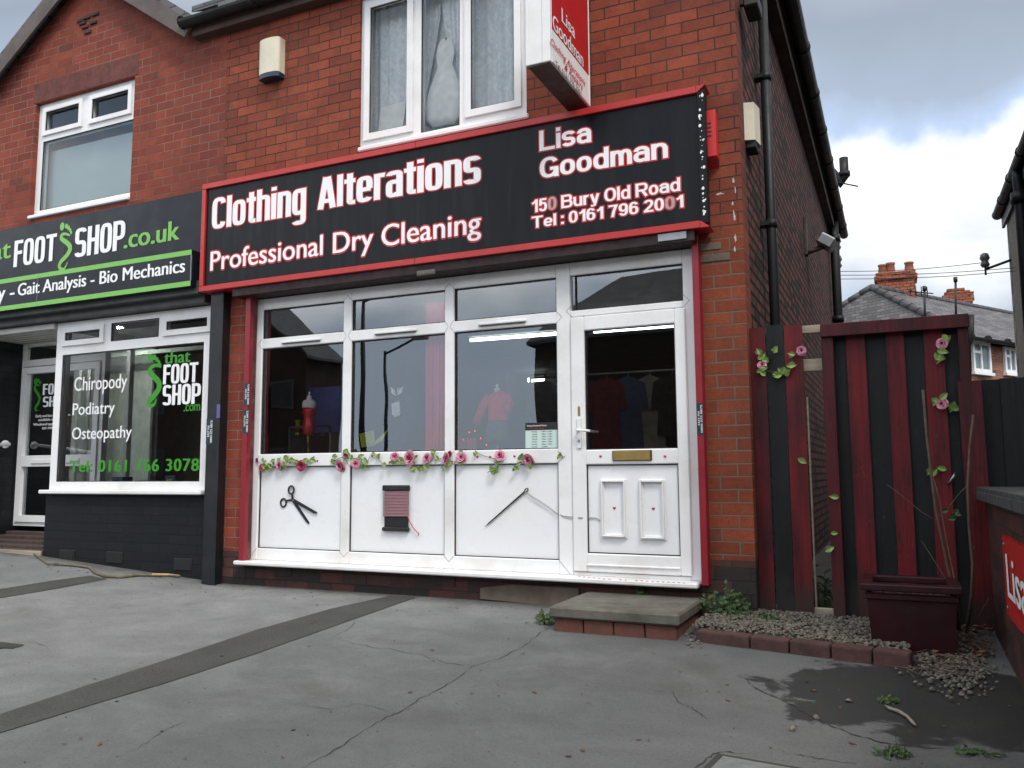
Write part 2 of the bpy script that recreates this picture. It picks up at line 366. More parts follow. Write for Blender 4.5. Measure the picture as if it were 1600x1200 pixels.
ROSED = simple('dark_rose_bud_silk', (.28, .02, .06), .7, .3, 45)
LEAF = simple('silk_leaf', (.17, .26, .055), .55, .45, 35, dirt=(.34, .40, .19))
WEED = simple('weed_leaf', (.028, .062, .014), .6, .5, 30, dirt=(.05, .075, .018))
STONE = simple('gravel_stone', (.12, .108, .088), .85, .65, 38)
LITTER = simple('dead_leaf', (.12, .055, .03), .8, .4, 20)
SLATE = simple('slate_plain', (.055, .054, .06), .6, .25, 2)
TERRA = simple('terracotta_pot', (.26, .10, .06), .8, .25, 4)
PEBB = simple('pebble_dash', (.20, .185, .165), .95, .3, 30, dirt=(.12, .11, .1), bmp=1)
TIMB = simple('weathered_fascia', (.075, .055, .045), .8, .3, 4, dirt=(.13, .11, .1), stretch=(1, 1, 1))
GREYB = simple('grey_bargeboard', (.12, .10, .09), .8, .3, 4, dirt=(.05, .04, .04))
WOODSOF = simple('brown_soffit', (.055, .03, .022), .7, .25, 3)
GREYSH = simple('shutter_grey', (.05, .052, .055), .5, .2, 4)
GREYW = simple('soffit_white_board', (.50, .49, .47), .5, .05, 3)
MATB = simple('brown_step_boards', (.06, .038, .032), .85, .3, 12, bmp=.4)
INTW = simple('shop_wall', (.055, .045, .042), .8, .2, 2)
INTF = simple('shop_floor', (.05, .045, .04), .6, .2, 2)
INTC = simple('shop_ceiling', (.22, .22, .21), .8, .05, 2)
LACE = simple('lace_curtain', (.86, .89, .90), .9, .12, 30, bmp=.4, dirt=(.66, .70, .73))
BLIND = simple('pale_blue_blind', (.42, .54, .57), .8, .05, 3)
CLOTHW = simple('white_cloth', (.84, .85, .82), .9, .12, 12)
REDCUR = simple('red_curtain_cloth', (.85, .13, .22), .8, .2, 6, stretch=(8, 8, .5))
REDSEQ = simple('red_sequin', (.62, .02, .025), .3, .6, 110, metal=.2)
JACK = simple('pink_red_jacket', (.78, .045, .075), .8, .2, 14)
DARKCL = simple('black_cloth', (.012, .012, .014), .9)
YELLOW = simple('yellow_green_paper', (.72, .76, .03), .7, .1)
BLUEPOST = simple('blue_poster', (.02, .045, .20), .5, .2, 12)
IVORY = simple('ivory_torso', (.85, .83, .77), .6, .05)
GOLD = simple('gold_stand', (.38, .24, .06), .35, .1, metal=.8)
STEEL = simple('galvanised_steel', (.30, .31, .32), .4, .15, 12, metal=.8)
LABELT = simple('teal_sticker', (.012, .04, .055), .4)
LABELV = simple('violet_sticker', (.12, .10, .30), .5)
MINT = simple('mint_card', (.55, .68, .64), .6, .02)
PORC = simple('grey_porcelain', (.10, .10, .105), .35)
GLASS = glassmat('shop_glass', (.98, .99, .99), mult=2.35, add=.065); GLASSU = glassmat('upper_glass', (.99, 1, 1), mult=.9, add=.0)
TUBE = emit('fluorescent_tube', (.85, 1, .95), 5.0); REDLED = emit('red_fairy_bulb', (1, .03, .02), 3)
def tarmac():
    m, t, b = newmat('tarmac_infill'); P = pos(t)
    a = noise(t, P, 120, 4, .7); c = ramp(t, a, .3, (.018, .018, .017), .72, (.085, .085, .082)); c = mixc(t, .5, c, ramp(t, noise(t, P, 3, 5), .3, (.3,)*3, .7, (.65,)*3), 'OVERLAY')
    t.links.new(c, b.inputs['Base Color']); b.inputs['Roughness'].default_value = .9; bump(t, b, a, .7, .01); return m
TARM = tarmac()
def slates(name, axis):
    m, t, b = newmat(name); P = pos(t); s = nd(t, 'ShaderNodeSeparateXYZ'); t.links.new(P, s.inputs[0]); c = nd(t, 'ShaderNodeCombineXYZ')
    t.links.new(s.outputs[axis], c.inputs[0]); t.links.new(s.outputs[2], c.inputs[1])
    br = nd(t, 'ShaderNodeTexBrick', offset=.5); br.inputs['Scale'].default_value = 1; br.inputs['Brick Width'].default_value = .27; br.inputs['Row Height'].default_value = .115; br.inputs['Mortar Size'].default_value = .007
    br.inputs['Color1'].default_value = (.055, .052, .058, 1); br.inputs['Color2'].default_value = (.125, .118, .122, 1); br.inputs['Mortar'].default_value = (.02, .02, .022, 1)
    t.links.new(c.outputs[0], br.inputs['Vector'])
    col = mixc(t, .5, br.outputs['Color'], ramp(t, noise(t, P, 1.7, 5), .3, (.3,)*3, .7, (.7,)*3), 'OVERLAY'); t.links.new(col, b.inputs['Base Color']); b.inputs['Roughness'].default_value = .6
    inv = nd(t, 'ShaderNodeMath', operation='SUBTRACT'); inv.inputs[0].default_value = 1; t.links.new(br.outputs['Fac'], inv.inputs[1]); bump(t, b, inv.outputs[0], .8, .03); return m
SLATX = slates('roof_slate', 0)
def groundmat():
    m, t, b = newmat('forecourt_concrete'); P = pos(t)
    big = noise(t, P, .55, 5, .6, .4); mid = noise(t, scalev(t, P, (1, 1.6, 1)), 2.6, 6, .65, .5); fine = noise(t, P, 90, 4, .75); grit = noise(t, P, 260, 2, .8)
    col = ramp(t, big, .28, (.15, .154, .154), .72, (.24, .246, .243))
    col = mixc(t, .55, col, ramp(t, mid, .25, (.33,)*3, .75, (.68,)*3), 'OVERLAY')
    col = mixc(t, .46, col, ramp(t, fine, .3, (.25,)*3, .72, (.72,)*3), 'OVERLAY')
    col = mixc(t, .35, col, ramp(t, grit, .35, (.3,)*3, .7, (.75,)*3), 'OVERLAY')
    # damp, algae-dark corner beside the planter (a stain with its own edge)
    sp = nd(t, 'ShaderNodeSeparateXYZ'); t.links.new(P, sp.inputs[0])
    def lin(ax, k, c0, prev=None):
        n = nd(t, 'ShaderNodeMath', operation='MULTIPLY_ADD'); t.links.new(sp.outputs[ax], n.inputs[0]); n.inputs[1].default_value = k
        if prev is None: n.inputs[2].default_value = c0
        else: t.links.new(prev, n.inputs[2])
        return n.outputs[0]
    # ellipse-like distance round (5.15,-1.45)
    def sq(ax, c0, r):
        a = lin(ax, 1/r, -c0/r); n = nd(t, 'ShaderNodeMath', operation='POWER'); ab = nd(t, 'ShaderNodeMath', operation='ABSOLUTE'); t.links.new(a, ab.inputs[0]); t.links.new(ab.outputs[0], n.inputs[0]); n.inputs[1].default_value = 2; return n.outputs[0]
    dsum = nd(t, 'ShaderNodeMath', operation='ADD'); t.links.new(sq(0, 5.20, .74), dsum.inputs[0]); t.links.new(sq(1, -1.42, .60), dsum.inputs[1])
    wn_ = noise(t, P, 3.2, 6, .62, .3); ww = nd(t, 'ShaderNodeMath', operation='MULTIPLY_ADD'); t.links.new(wn_, ww.inputs[0]); ww.inputs[1].default_value = 2.8; ww.inputs[2].default_value = -1.4
    dd = nd(t, 'ShaderNodeMath', operation='ADD'); t.links.new(dsum.outputs[0], dd.inputs[0]); t.links.new(ww.outputs[0], dd.inputs[1])
    damp = ramp(t, dd.outputs[0], .84, (1, 1, 1), 1.0, (0, 0, 0))
    dcol = mixc(t, ramp(t, noise(t, P, 5, 5), .55, (0,)*3, .7, (1,)*3), (.009, .0085, .008), (.020, .024, .006))
    col = mixc(t, damp, col, dcol)
    # general weathering blotches on the slab
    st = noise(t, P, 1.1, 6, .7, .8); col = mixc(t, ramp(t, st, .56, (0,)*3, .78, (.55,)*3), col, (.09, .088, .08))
    wa_ = nd(t, 'ShaderNodeMath', operation='MULTIPLY_ADD'); t.links.new(noise(t, P, .9, 6, .68, .8), wa_.inputs[0]); wa_.inputs[1].default_value = 1.1; t.links.new(lin(1, -.12, 0, lin(0, .22, -.55)), wa_.inputs[2])  # shade painted into the slab colour, deepening rightwards and towards the camera
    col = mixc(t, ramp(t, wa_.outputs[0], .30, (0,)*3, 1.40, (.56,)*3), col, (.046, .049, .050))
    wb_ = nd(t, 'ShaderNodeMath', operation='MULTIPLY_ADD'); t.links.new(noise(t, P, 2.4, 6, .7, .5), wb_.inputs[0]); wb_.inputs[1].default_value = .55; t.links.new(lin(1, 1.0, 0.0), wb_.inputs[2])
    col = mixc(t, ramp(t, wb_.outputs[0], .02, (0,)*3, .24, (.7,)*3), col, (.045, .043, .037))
    pit = noise(t, P, 55, 2, .4); col = mixc(t, ramp(t, pit, .69, (0,)*3, .74, (.3,)*3), col, (.035, .035, .033)); chip = noise(t, P, 75, 2, .4); col = mixc(t, ramp(t, chip, .71, (0,)*3, .75, (.2,)*3), col, (.34, .33, .31))
    spk = noise(t, P, 30, 2, .5); col = mixc(t, ramp(t, spk, .70, (0,)*3, .76, (.6,)*3), col, (.06, .06, .055))
    t.links.new(col, b.inputs['Base Color']); b.inputs['Roughness'].default_value = .88
    rgh = mixc(t, damp, (.9,)*3, (.62,)*3); b.inputs['Specular IOR Level'].default_value = .25; t.links.new(rgh, b.inputs['Roughness'])
    hh = nd(t, 'ShaderNodeMath', operation='ADD'); t.links.new(fine, hh.inputs[0]); t.links.new(grit, hh.inputs[1]); bump(t, b, hh.outputs[0], .6, .008)
    return m
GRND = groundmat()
ROAD = simple('road_asphalt', (.055, .055, .056), .9, .2, 30, bmp=.4)
CRACK = simple('crack_dark', (.03, .03, .028), 1)

# ------------------------------------------------------------------ text
def text(parent, body, mat, O, u, v, n, width, height, off=0.0, bold=0.0, outline=0.0, omat=None, alt=None, shear=0.0, thick=.003, spacing=1.0, lift=0.0, name='lettering', desc_fit=False, label=None):
    """letter a line: O = baseline left, u/v in-plane axes, n towards the viewer, height = ascender height"""
    u, v, n, O = Vector(u).normalized(), Vector(v).normalized(), Vector(n).normalized(), Vector(O)
    def mk(offs):
        cu = bpy.data.curves.new('t', 'FONT'); cu.body = body; cu.offset = offs; cu.shear = shear; cu.space_character = spacing; cu.resolution_u = 4
        ob = bpy.data.objects.new('t', cu); COL.objects.link(ob); bpy.context.view_layer.update()
        me = bpy.data.meshes.new_from_object(ob.evaluated_get(bpy.context.evaluated_depsgraph_get()))
        bpy.data.objects.remove(ob); bpy.data.curves.remove(cu); return me
    me = mk(off)
    xs = [q.co.x for q in me.vertices]; x0, x1 = min(xs), max(xs); top = max(q.co.y for q in me.vertices); sx = width/(x1-x0); sy = height/top
    def place(me, zf, nm, mats):
        bm = bmesh.new(); bm.from_mesh(me); bm.faces.ensure_lookup_table()
        for f in bm.faces: f.material_index = 0
        if alt:
            for f in bm.faces:
                fx = (f.calc_center_median().x-x0)/(x1-x0)
                if nm == name and any(a <= fx <= b for a, b in alt): f.material_index = 1
        grow = bold*.5+(outline if nm != name else 0)
        if grow > 0:      # thicken: shifted copies stacked a hair apart
            base_ = list(bm.faces); dirs = [(-1, 0), (-.5, 0), (.5, 0), (1, 0)] if nm == name else [(math.cos(2*math.pi*k/10), math.sin(2*math.pi*k/10)) for k in range(10)]
            for k, (ax_, ay_) in enumerate(dirs):
                g2 = bmesh.ops.duplicate(bm, geom=base_)
                for e_ in g2['geom']:
                    if isinstance(e_, bmesh.types.BMVert): e_.co.x += ax_*grow; e_.co.y += ay_*(grow if nm != name else 0); e_.co.z -= .04*(k+1)
            for q in bm.verts:
                q.co = O+u*((q.co.x-x0)*sx)+v*(q.co.y*sy)+n*(zf+thick+q.co.z*.002)
            bmesh.ops.recalc_face_normals(bm, faces=bm.faces)
            m2 = bpy.data.meshes.new(nm); bm.to_mesh(m2); bm.free(); o = link(nm, m2, mats, parent); return
        r = bmesh.ops.extrude_face_region(bm, geom=list(bm.faces))
        # back copy pushed to the panel
        for g in r['geom']:
            if isinstance(g, bmesh.types.BMVert): g.co.z += 1.0
        for q in bm.verts:
            q.co = O+u*((q.co.x-x0)*sx)+v*(q.co.y*sy)+n*(zf+(thick if q.co.z > .5 else 0))
        bmesh.ops.recalc_face_normals(bm, faces=bm.faces)
        m2 = bpy.data.meshes.new(nm); bm.to_mesh(m2); bm.free()
        o = link(nm, m2, mats, parent)
        if label and nm == name: o['label'] = label
    place(me, lift+(.002 if outline else 0), name, [mat, alt and SILV or mat])
    if outline:
        place(mk(off), lift-.001, name+'_outline', [omat])
def ftext(parent, body, mat, left, right, top, base, y, **k):
    """text on a plane facing -Y; left/right px points give extents, top/base px points give heights"""
    xl = at(*left, 1, y).x; xr = at(*right, 1, y).x; zt = at(*top, 1, y).z; zb = at(*base, 1, y).z
    text(parent, body, mat, (xl, y, zb), (1, 0, 0), (0, 0, 1), (0, -1, 0), xr-xl, zt-zb, **k)


def arc(cx, cy, rx, ry, a0, a1, ex=2.4, n=26):
    out = []
    for i in range(n+1):
        a = R_(a0+(a1-a0)*i/n); c, s_ = math.cos(a), math.sin(a); k = 2/ex
        out.append((cx+rx*math.copysign(abs(c)**k, c), cy+ry*math.copysign(abs(s_)**k, s_)))
    return out
def glyph(ch, st):
    """pen strokes of one letter; returns (strokes, advance). cap height 1, baseline 0"""
    W, CW, xh, wx, wy, ex = st['W'], st['CW'], st['xh'], st['wx'], st['wy'], st['ex']; a, b = wx/2, wy/2
    cx, cy, rx, ry = W/2, xh/2, W/2-a, xh/2-b; r = min(ry, rx*1.15+.02); Cx, Rx = CW/2, CW/2-a; D = st.get('DW', W)
    def ess(w, h): 
        q = h/4-b*.5; rr = w/2-a
        return [arc(w/2, h-b-q, rr, q, 20, 270, ex)+arc(w/2, b+q, rr, q, 90, -160, ex)[1:]]
    if ch == ' ': return [], st.get('sp', .28)
    if ch == 'o': return [arc(cx, cy, rx, ry, 0, 360, ex)], W
    if ch == 'O': return [arc(Cx, .5, Rx, .5-b, 0, 360, ex)], CW
    if ch == '0': return [arc(D/2, .5, D/2-a, .5-b, 0, 360, ex)], D
    if ch == 'l': return [[(a, 0), (a, 1)]], wx
    if ch == 'i': return [[(a, 0), (a, xh)], [(a, xh+.09), (a, 1)]], wx
    if ch == ':': return [[(a, 0), (a, wy*1.3)], [(a, xh-wy*1.3), (a, xh)]], wx
    if ch in 'hn': return [[(a, 0), (a, 1 if ch == 'h' else xh)], arc(cx, xh-b-r, rx, r, 180, 0, ex)+[(W-a, 0)]], W
    if ch == 'm':
        w = W*.83; x2 = w/2-a; return [[(a, 0), (a, xh)], arc(w/2, xh-b-r, x2, r, 180, 0, ex)+[(w-a, 0)], arc(w/2+2*x2, xh-b-r, x2, r, 180, 0, ex)+[(w-a+2*x2, 0)]], w+2*x2
    if ch == 'u': return [[(W-a, 0), (W-a, xh)], [(a, xh)]+arc(cx, b+r, rx, r, 180, 360, ex)], W
    if ch == 'r': return [[(a, 0), (a, xh)], arc(W*.5, xh-b-r, W*.5-a, r, 180, 75, ex)], W*.66
    if ch == 't':
        t = W*.36; return [[(t, st.get('tt', .93))]+arc(t+W*.26, b+W*.2, W*.26, W*.2, 180, 270, ex)+[(t+W*.34, b)], [(0, xh-b), (t+W*.34, xh-b)]], t+W*.34
    if ch == 'a': return [[(W-a, 0)]+arc(cx, xh-b-r*.8, rx, r*.8, 0, 165, ex), [(W-a, xh*.58)]+arc(cx, (xh*.58+b)/2, rx, (xh*.58-b)/2, 90, 270, ex)+[(W-a, b+.05)]], W
    if ch == 'e': return [arc(cx, cy, rx, ry, 0, 322, ex), [(a, cy-.01), (W-a*.6, cy-.01)]], W
    if ch == 's': return ess(W*.96, xh), W*.96
    if ch == 'S': return ess(CW, 1), CW
    if ch == 'g': return [arc(cx, cy, rx, ry, 0, 360, ex), [(W-a, xh), (W-a, -.06)]+arc(cx, -.08, rx, .17-b*.2, 0, -150, ex)[1:]], W
    if ch == 'd': return [arc(cx, cy, rx, ry, 0, 360, ex), [(W-a, 0), (W-a, 1)]], W
    if ch == 'y': return [[(a*.9, xh), (W*.52, 0.0)], [(W-a*.9, xh), (W*.47, -.13)]+[(W*.38, -.22+b), (W*.1, -.22+b)]], W
    if ch == 'C': return [arc(Cx, .5, Rx, .5-b, 28, 332, ex)], CW
    if ch == 'G': return [arc(Cx, .5, Rx, .5-b, 32, 340, ex), [(CW*.55, .42), (CW-a*.4, .42)], [(CW-a, .46), (CW-a, 0)]], CW
    if ch == 'L': return [[(a, 0), (a, 1)], [(a, b), (CW*.88, b)]], CW*.88
    if ch == 'F': return [[(a, 0), (a, 1)], [(a, 1-b), (CW*.86, 1-b)], [(a, .53), (CW*.8, .53)]], CW*.86
    if ch == 'T': return [[(CW/2, 0), (CW/2, 1)], [(0, 1-b), (CW, 1-b)]], CW
    if ch == 'H': return [[(a, 0), (a, 1)], [(CW-a, 0), (CW-a, 1)], [(a, .52), (CW-a, .52)]], CW
    def bowl(y0, y1, w): h = (y1-y0)/2; return [(a, y1)]+arc(w-a-h*.9, (y0+y1)/2, h*.9, h, 90, -90, ex)+[(a, y0)]
    if ch == 'P': return [[(a, 0), (a, 1)], bowl(.42, 1-b, CW)], CW
    if ch == 'B': return [[(a, 0), (a, 1)], bowl(.52, 1-b, CW*.96), bowl(b, .52, CW)], CW
    if ch == 'R': return [[(a, 0), (a, 1)], bowl(.45, 1-b, CW), [(CW*.55, .45), (CW-a*.9, 0)]], CW
    if ch == 'A': w = CW*1.08; return [[(a*.95, 0), (w/2-a*.35, 1)], [(w-a*.95, 0), (w/2+a*.35, 1)], [(w*.25, .24), (w*.75, .24)]], w
    if ch == '1': return [[(D*.62, 0), (D*.62, 1)], [(D*.10, .70), (D*.30, .74), (D*.5, .86), (D*.58, 1-b*.8)]], D*.62+a
    if ch == '2': return [arc(D/2, 1-b-.23, D/2-a, .23, 165, -20, ex)+[(D*.62, .42), (a*1.1, .13)], [(0, b), (D, b)]], D
    if ch == '5': return [[(D*.2, 1-b), (D*.92, 1-b)], [(D*.26, 1-b*.5), (D*.20, .46)], arc(D/2, b+.28, D/2-a, .28, 128, -160, ex)], D
    s6 = [arc(D/2, b+.26, D/2-a, .26, 0, 360, ex), [(a, b+.26)]+arc(D/2, .56, D/2-a, .44-b, 180, 32, ex)]
    if ch == '6': return s6, D
    if ch == '9': return [[(D-x, 1-y) for x, y in q] for q in s6], D
    if ch == '7': return [[(0, 1-b), (D, 1-b)], [(D-a, 1-b), (D*.58, .5), (D*.42, 0)]], D
    raise KeyError(ch)
HEAVY = dict(W=.46, CW=.50, xh=.80, wx=.175, wy=.125, ex=4.2, gap=.035, sp=.20, tt=.97)
FOOTF = dict(W=.46, CW=.47, xh=.80, wx=.165, wy=.13, ex=4.0, gap=.04, sp=.2)
HELV = dict(W=.60, CW=.76, xh=.73, wx=.182, wy=.150, ex=2.4, gap=.055, sp=.27, DW=.58)
def ptext(parent, body, st, mat, left, right, top, base, y, outline=0.0, omat=None, alt=(), name='lettering'):
    """letters drawn with a flat pen on a plane facing -Y, fitted to the given extents"""
    xl, xr, zt, zb = at(*left, 1, y).x, at(*right, 1, y).x, at(*top, 1, y).z, at(*base, 1, y).z
    items = []; x = 0
    for i, ch in enumerate(body):
        sts, adv = glyph(ch, st); items.append((x, sts, i)); x += adv+(st['gap'] if ch != ' ' else 0)
    total = x-st['gap']; sx = (xr-xl)/total; sy = zt-zb
    def draw(nm, grow, mats, d0):
        q = MB(); k = 0; gx, gy = grow/sx, grow/sy
        for (x0, sts, i) in items:
            m = 1 if (i in alt and grow == 0) else 0
            for pl in sts:
                P_ = [Vector((p[0]+x0, p[1])) for p in pl]; closed = (P_[0]-P_[-1]).length < 1e-4
                if not closed and grow:
                    for e_, f_ in ((0, 1), (-1, -2)):
                        d_ = (P_[e_]-P_[f_]).normalized(); P_[e_] = P_[e_]+Vector((d_.x*gx, d_.y*gy))
                n = len(P_); A, B = [], []; k += 1; yy = y-d0-.00012*(k % 9)
                for j, p in enumerate(P_):
                    if closed: t_ = (P_[(j+1) % (n-1)]-P_[(j-1) % (n-1)]).normalized()
                    else: t_ = (P_[min(j+1, n-1)]-P_[max(j-1, 0)]).normalized()
                    nx, ny = -t_.y, t_.x; ox, oy = nx*(st['wx']/2+gx), ny*(st['wy']/2+gy)
                    A.append((xl+(p.x+ox)*sx, yy, zb+(p.y+oy)*sy)); B.append((xl+(p.x-ox)*sx, yy, zb+(p.y-oy)*sy))
                va = [q.bm.verts.new(c) for c in A]; vb = [q.bm.verts.new(c) for c in B]
                for j in range(n-1):
                    f = q.bm.faces.new((va[j], va[j+1], vb[j+1], vb[j])); f.material_index = m
        bmesh.ops.recalc_face_normals(q.bm, faces=q.bm.faces[:]); q.build(nm, mats, parent)
    if outline: draw(name+'_outline', outline, [omat], .0008)
    draw(name, 0, [mat, SILV], .003)
# ================================================================== SETTING: ground
def make_ground():
    mb = MB(); b = mb.bm
    xs = [-300, -120, -60, -30, -16, -10, -7, -5.5, -4.5]+[-4+.4*i for i in range(30)]+[8.2, 9, 10.5, 13, 18, 30, 60, 120, 300]
    ys = [-300, -120, -60, -30, -18, -13, -10, -8.5, -7]+[-6.6+.4*i for i in range(17)]+[.06, .5, 2, 5, 10, 18, 30, 60, 120, 300]
    g = [[b.verts.new((x, y, gz(x, y))) for y in ys] for x in xs]
    for i in range(len(xs)-1):
        for j in range(len(ys)-1):
            f = b.faces.new((g[i][j], g[i+1][j], g[i+1][j+1], g[i][j+1])); f.smooth = True
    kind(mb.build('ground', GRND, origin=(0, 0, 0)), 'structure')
    mb = MB(); zr = gz(0, -9)+.006
    mb.face([(-80, -20, zr), (80, -20, zr), (80, -11, zr), (-80, -11, zr)]); kind(mb.build('road', ROAD), 'structure')
    def strip(up, lo):
        mb = MB(); n = 24
        def samp(l, t):
            t *= len(l)-1; i = min(int(t), len(l)-2); f = t-i
            return (l[i][0]*(1-f)+l[i+1][0]*f, l[i][1]*(1-f)+l[i+1][1]*f)
        for i in range(n):
            q = [G(*samp(up, i/n), .004), G(*samp(lo, i/n), .004), G(*samp(lo, (i+1)/n), .004), G(*samp(up, (i+1)/n), .004)]
            mb.face(q)
        kind(mb.build('tarmac_strip', TARM), 'structure')
    strip([(-120, 1150), (0, 1117), (135, 1072), (250, 1035), (400, 985), (520, 951), (612, 931)], [(-120, 1182), (0, 1146), (150, 1100), (262, 1067), (400, 1022), (530, 976), (650, 934)])
    strip([(-60, 930), (0, 921), (80, 908), (140, 900)], [(-60, 944), (0, 935), (90, 920), (168, 905)])
    cracks = [([(865, 978), (845, 990), (815, 1012), (780, 1030), (737, 1042), (715, 1060), (690, 1075), (655, 1092), (630, 1112), (600, 1122), (570, 1142), (535, 1165), (500, 1185), (470, 1205)], .007),
              ([(737, 1042), (700, 1036), (650, 1022), (610, 1015), (560, 1008), (520, 995)], .006), ([(520, 995), (540, 985), (556, 972), (548, 963)], .004),
              ([(1050, 1082), (1062, 1098), (1080, 1105), (1100, 1120), (1110, 1124)], .008), ([(985, 1075), (1020, 1080), (1050, 1082)], .004),
              ([(1167, 1062), (1180, 1075), (1200, 1085), (1230, 1098), (1255, 1112), (1300, 1135), (1340, 1150), (1385, 1163), (1430, 1168), (1500, 1172)], .010),
              ([(1085, 1203), (1105, 1185), (1125, 1175), (1165, 1178)], .010), ([(1225, 1178), (1260, 1182), (1300, 1190), (1340, 1194)], .007), ([(1398, 1140), (1400, 1163)], .007),
              ([(440, 1098), (520, 1108), (560, 1100), (620, 1115)], .004), ([(290, 1128), (260, 1140), (230, 1160), (200, 1180)], .004), ([(30, 1000), (60, 1005), (78, 1015)], .004)]
    mb = MB()
    for pl, w in cracks:
        pts = []
        for i in range(len(pl)-1):
            for k in range(5):
                f = k/5; j = 2.2
                pts.append(G(pl[i][0]*(1-f)+pl[i+1][0]*f+random.uniform(-j, j), pl[i][1]*(1-f)+pl[i+1][1]*f+random.uniform(-j, j)*.6, .003))
        pts.append(G(*pl[-1], .003))
        mb.ribbon(pts, [w*.8*random.uniform(.2, 1.3)*min(1, (i+1)/4, (len(pts)-i)/4) for i in range(len(pts))], (0, 0, 1))
    o = mb.build('ground_crack', CRACK); kind(o, 'structure')
make_ground()

# ================================================================== the two shop buildings
WF = -.05          # brick face of the front wall
WX = 4.21          # face of the side wall
EV = 4.98          # eaves
PX = -.50          # party line
GLZ = dict(a=0, b=.877, c=.961, d=1.861, e=1.945, f=2.819, g2=2.965, h2=3.778, g=3.042, h=3.714)
shop = thing('shop_building', 'red brick end shop with white upvc front and lace curtained upstairs window', 'building', (1.85, 0, -.31))
foot = thing('shop_building', 'gabled red brick shop at the left with black painted base and green lettered window', 'building', (-3.5, 0, -.25))
UWX0, UWX1, UWZ0, UWZ1 = 1.02, 2.60, 3.375, 4.78     # upstairs window opening
mb = MB()
mb.wall(PX, -.10, -.03, 2.30, WF, WF+.22, [], 2)   # slim pier left of front
mb.wall(PX, WX, 2.3005, EV, WF, WF+.22, [(UWX0, UWX1, UWZ0, UWZ1)], 0)
mb.wall(3.88, WX, .05, 2.30, WF, WF+.22, [], 1)
mb.build('front_wall', [BR, BRP, BRL], shop)
mb = MB(); mb.wall(PX, -.10, -.45, -.03, WF-.004, WF+.22, []); mb.wall(3.88, WX, -.45, .05, WF-.004, WF+.22, [])
mb.wall(-.10, 3.88, -.45, -.136, WF, WF+.22, []); mb.build('plinth', BRK, shop)
mb = MB()
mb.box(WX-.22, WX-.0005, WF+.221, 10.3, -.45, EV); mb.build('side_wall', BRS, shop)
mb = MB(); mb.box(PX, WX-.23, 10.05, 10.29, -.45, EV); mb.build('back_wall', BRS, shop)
mb = MB()   # cement patch low on the wall
p = [at(752, 918, 1, WF), at(800, 913, 1, WF), at(905, 919, 1, WF), at(905, 937, 1, WF), at(862, 946, 1, WF), at(752, 935, 1, WF)]
mb.prism([(q.x, WF-.02, q.z) for q in p][::-1], (0, .02, 0)); mb.build('cement_patch', CEMENT, shop)
DRIP = simple('old_white_paint', (.50, .47, .43), .8, .25, 40); rnd = random.Random(9)
for (px, py, w, h) in ((1146, 282, 4, 10), (1149, 297, 2, 14), (1145, 318, 3, 9), (1147, 338, 3.5, 22), (1149, 372, 3, 16), (1124, 303, 13, 4), (1148, 390, 3, 10)):
    c = at(px, py, 1, WF); mb = MB(); n = 14; pts = []
    for k in range(n):
        a_ = 2*math.pi*k/n; r_ = rnd.uniform(.45, 1.15); pts.append((c.x+math.cos(a_)*w*.0024*r_, WF-.0015, c.z+math.sin(a_)*h*.0024*r_))
    mb.prism(pts, (0, .0015, 0)); mb.build('paint_drip', DRIP, shop)
mb = MB()   # grey rendered blocks under the sign end
c0, c1 = at(1098, 388, 1, WF), at(1140, 372, 1, WF); mb.box(3.91, c1.x-.06, WF-.006, WF, c0.z-.02, c1.z-.02, .003)
c0, c1 = at(1098, 402, 1, WF), at(1140, 392, 1, WF); mb.box(3.91, c1.x, WF-.006, WF, c0.z-.04, c1.z-.01, .003)
mb.build('mortar_patch', CEMENT, shop)
# upper structure
def room(mb, x0, x1, y0, y1, z0, z1):
    mb.face([(x0,y0,z0),(x1,y0,z0),(x1,y1,z0),(x0,y1,z0)], 1); mb.face([(x0,y0,z1),(x0,y1,z1),(x1,y1,z1),(x1,y0,z1)], 2)
    mb.face([(x0,y1,z0),(x1,y1,z0),(x1,y1,z1),(x0,y1,z1)], 0); mb.face([(x0,y0,z0),(x0,y1,z0),(x0,y1,z1),(x0,y0,z1)], 0); mb.face([(x1,y0,z0),(x1,y0,z1),(x1,y1,z1),(x1,y1,z0)], 0)
mb = MB(); room(mb, -.44, 3.96, .05, 6.6, -.02, 2.24); room(mb, -.44, 3.96, .18, 4, 2.5, 4.9); mb.build('interior', [INTW, INTF, INTC], shop)
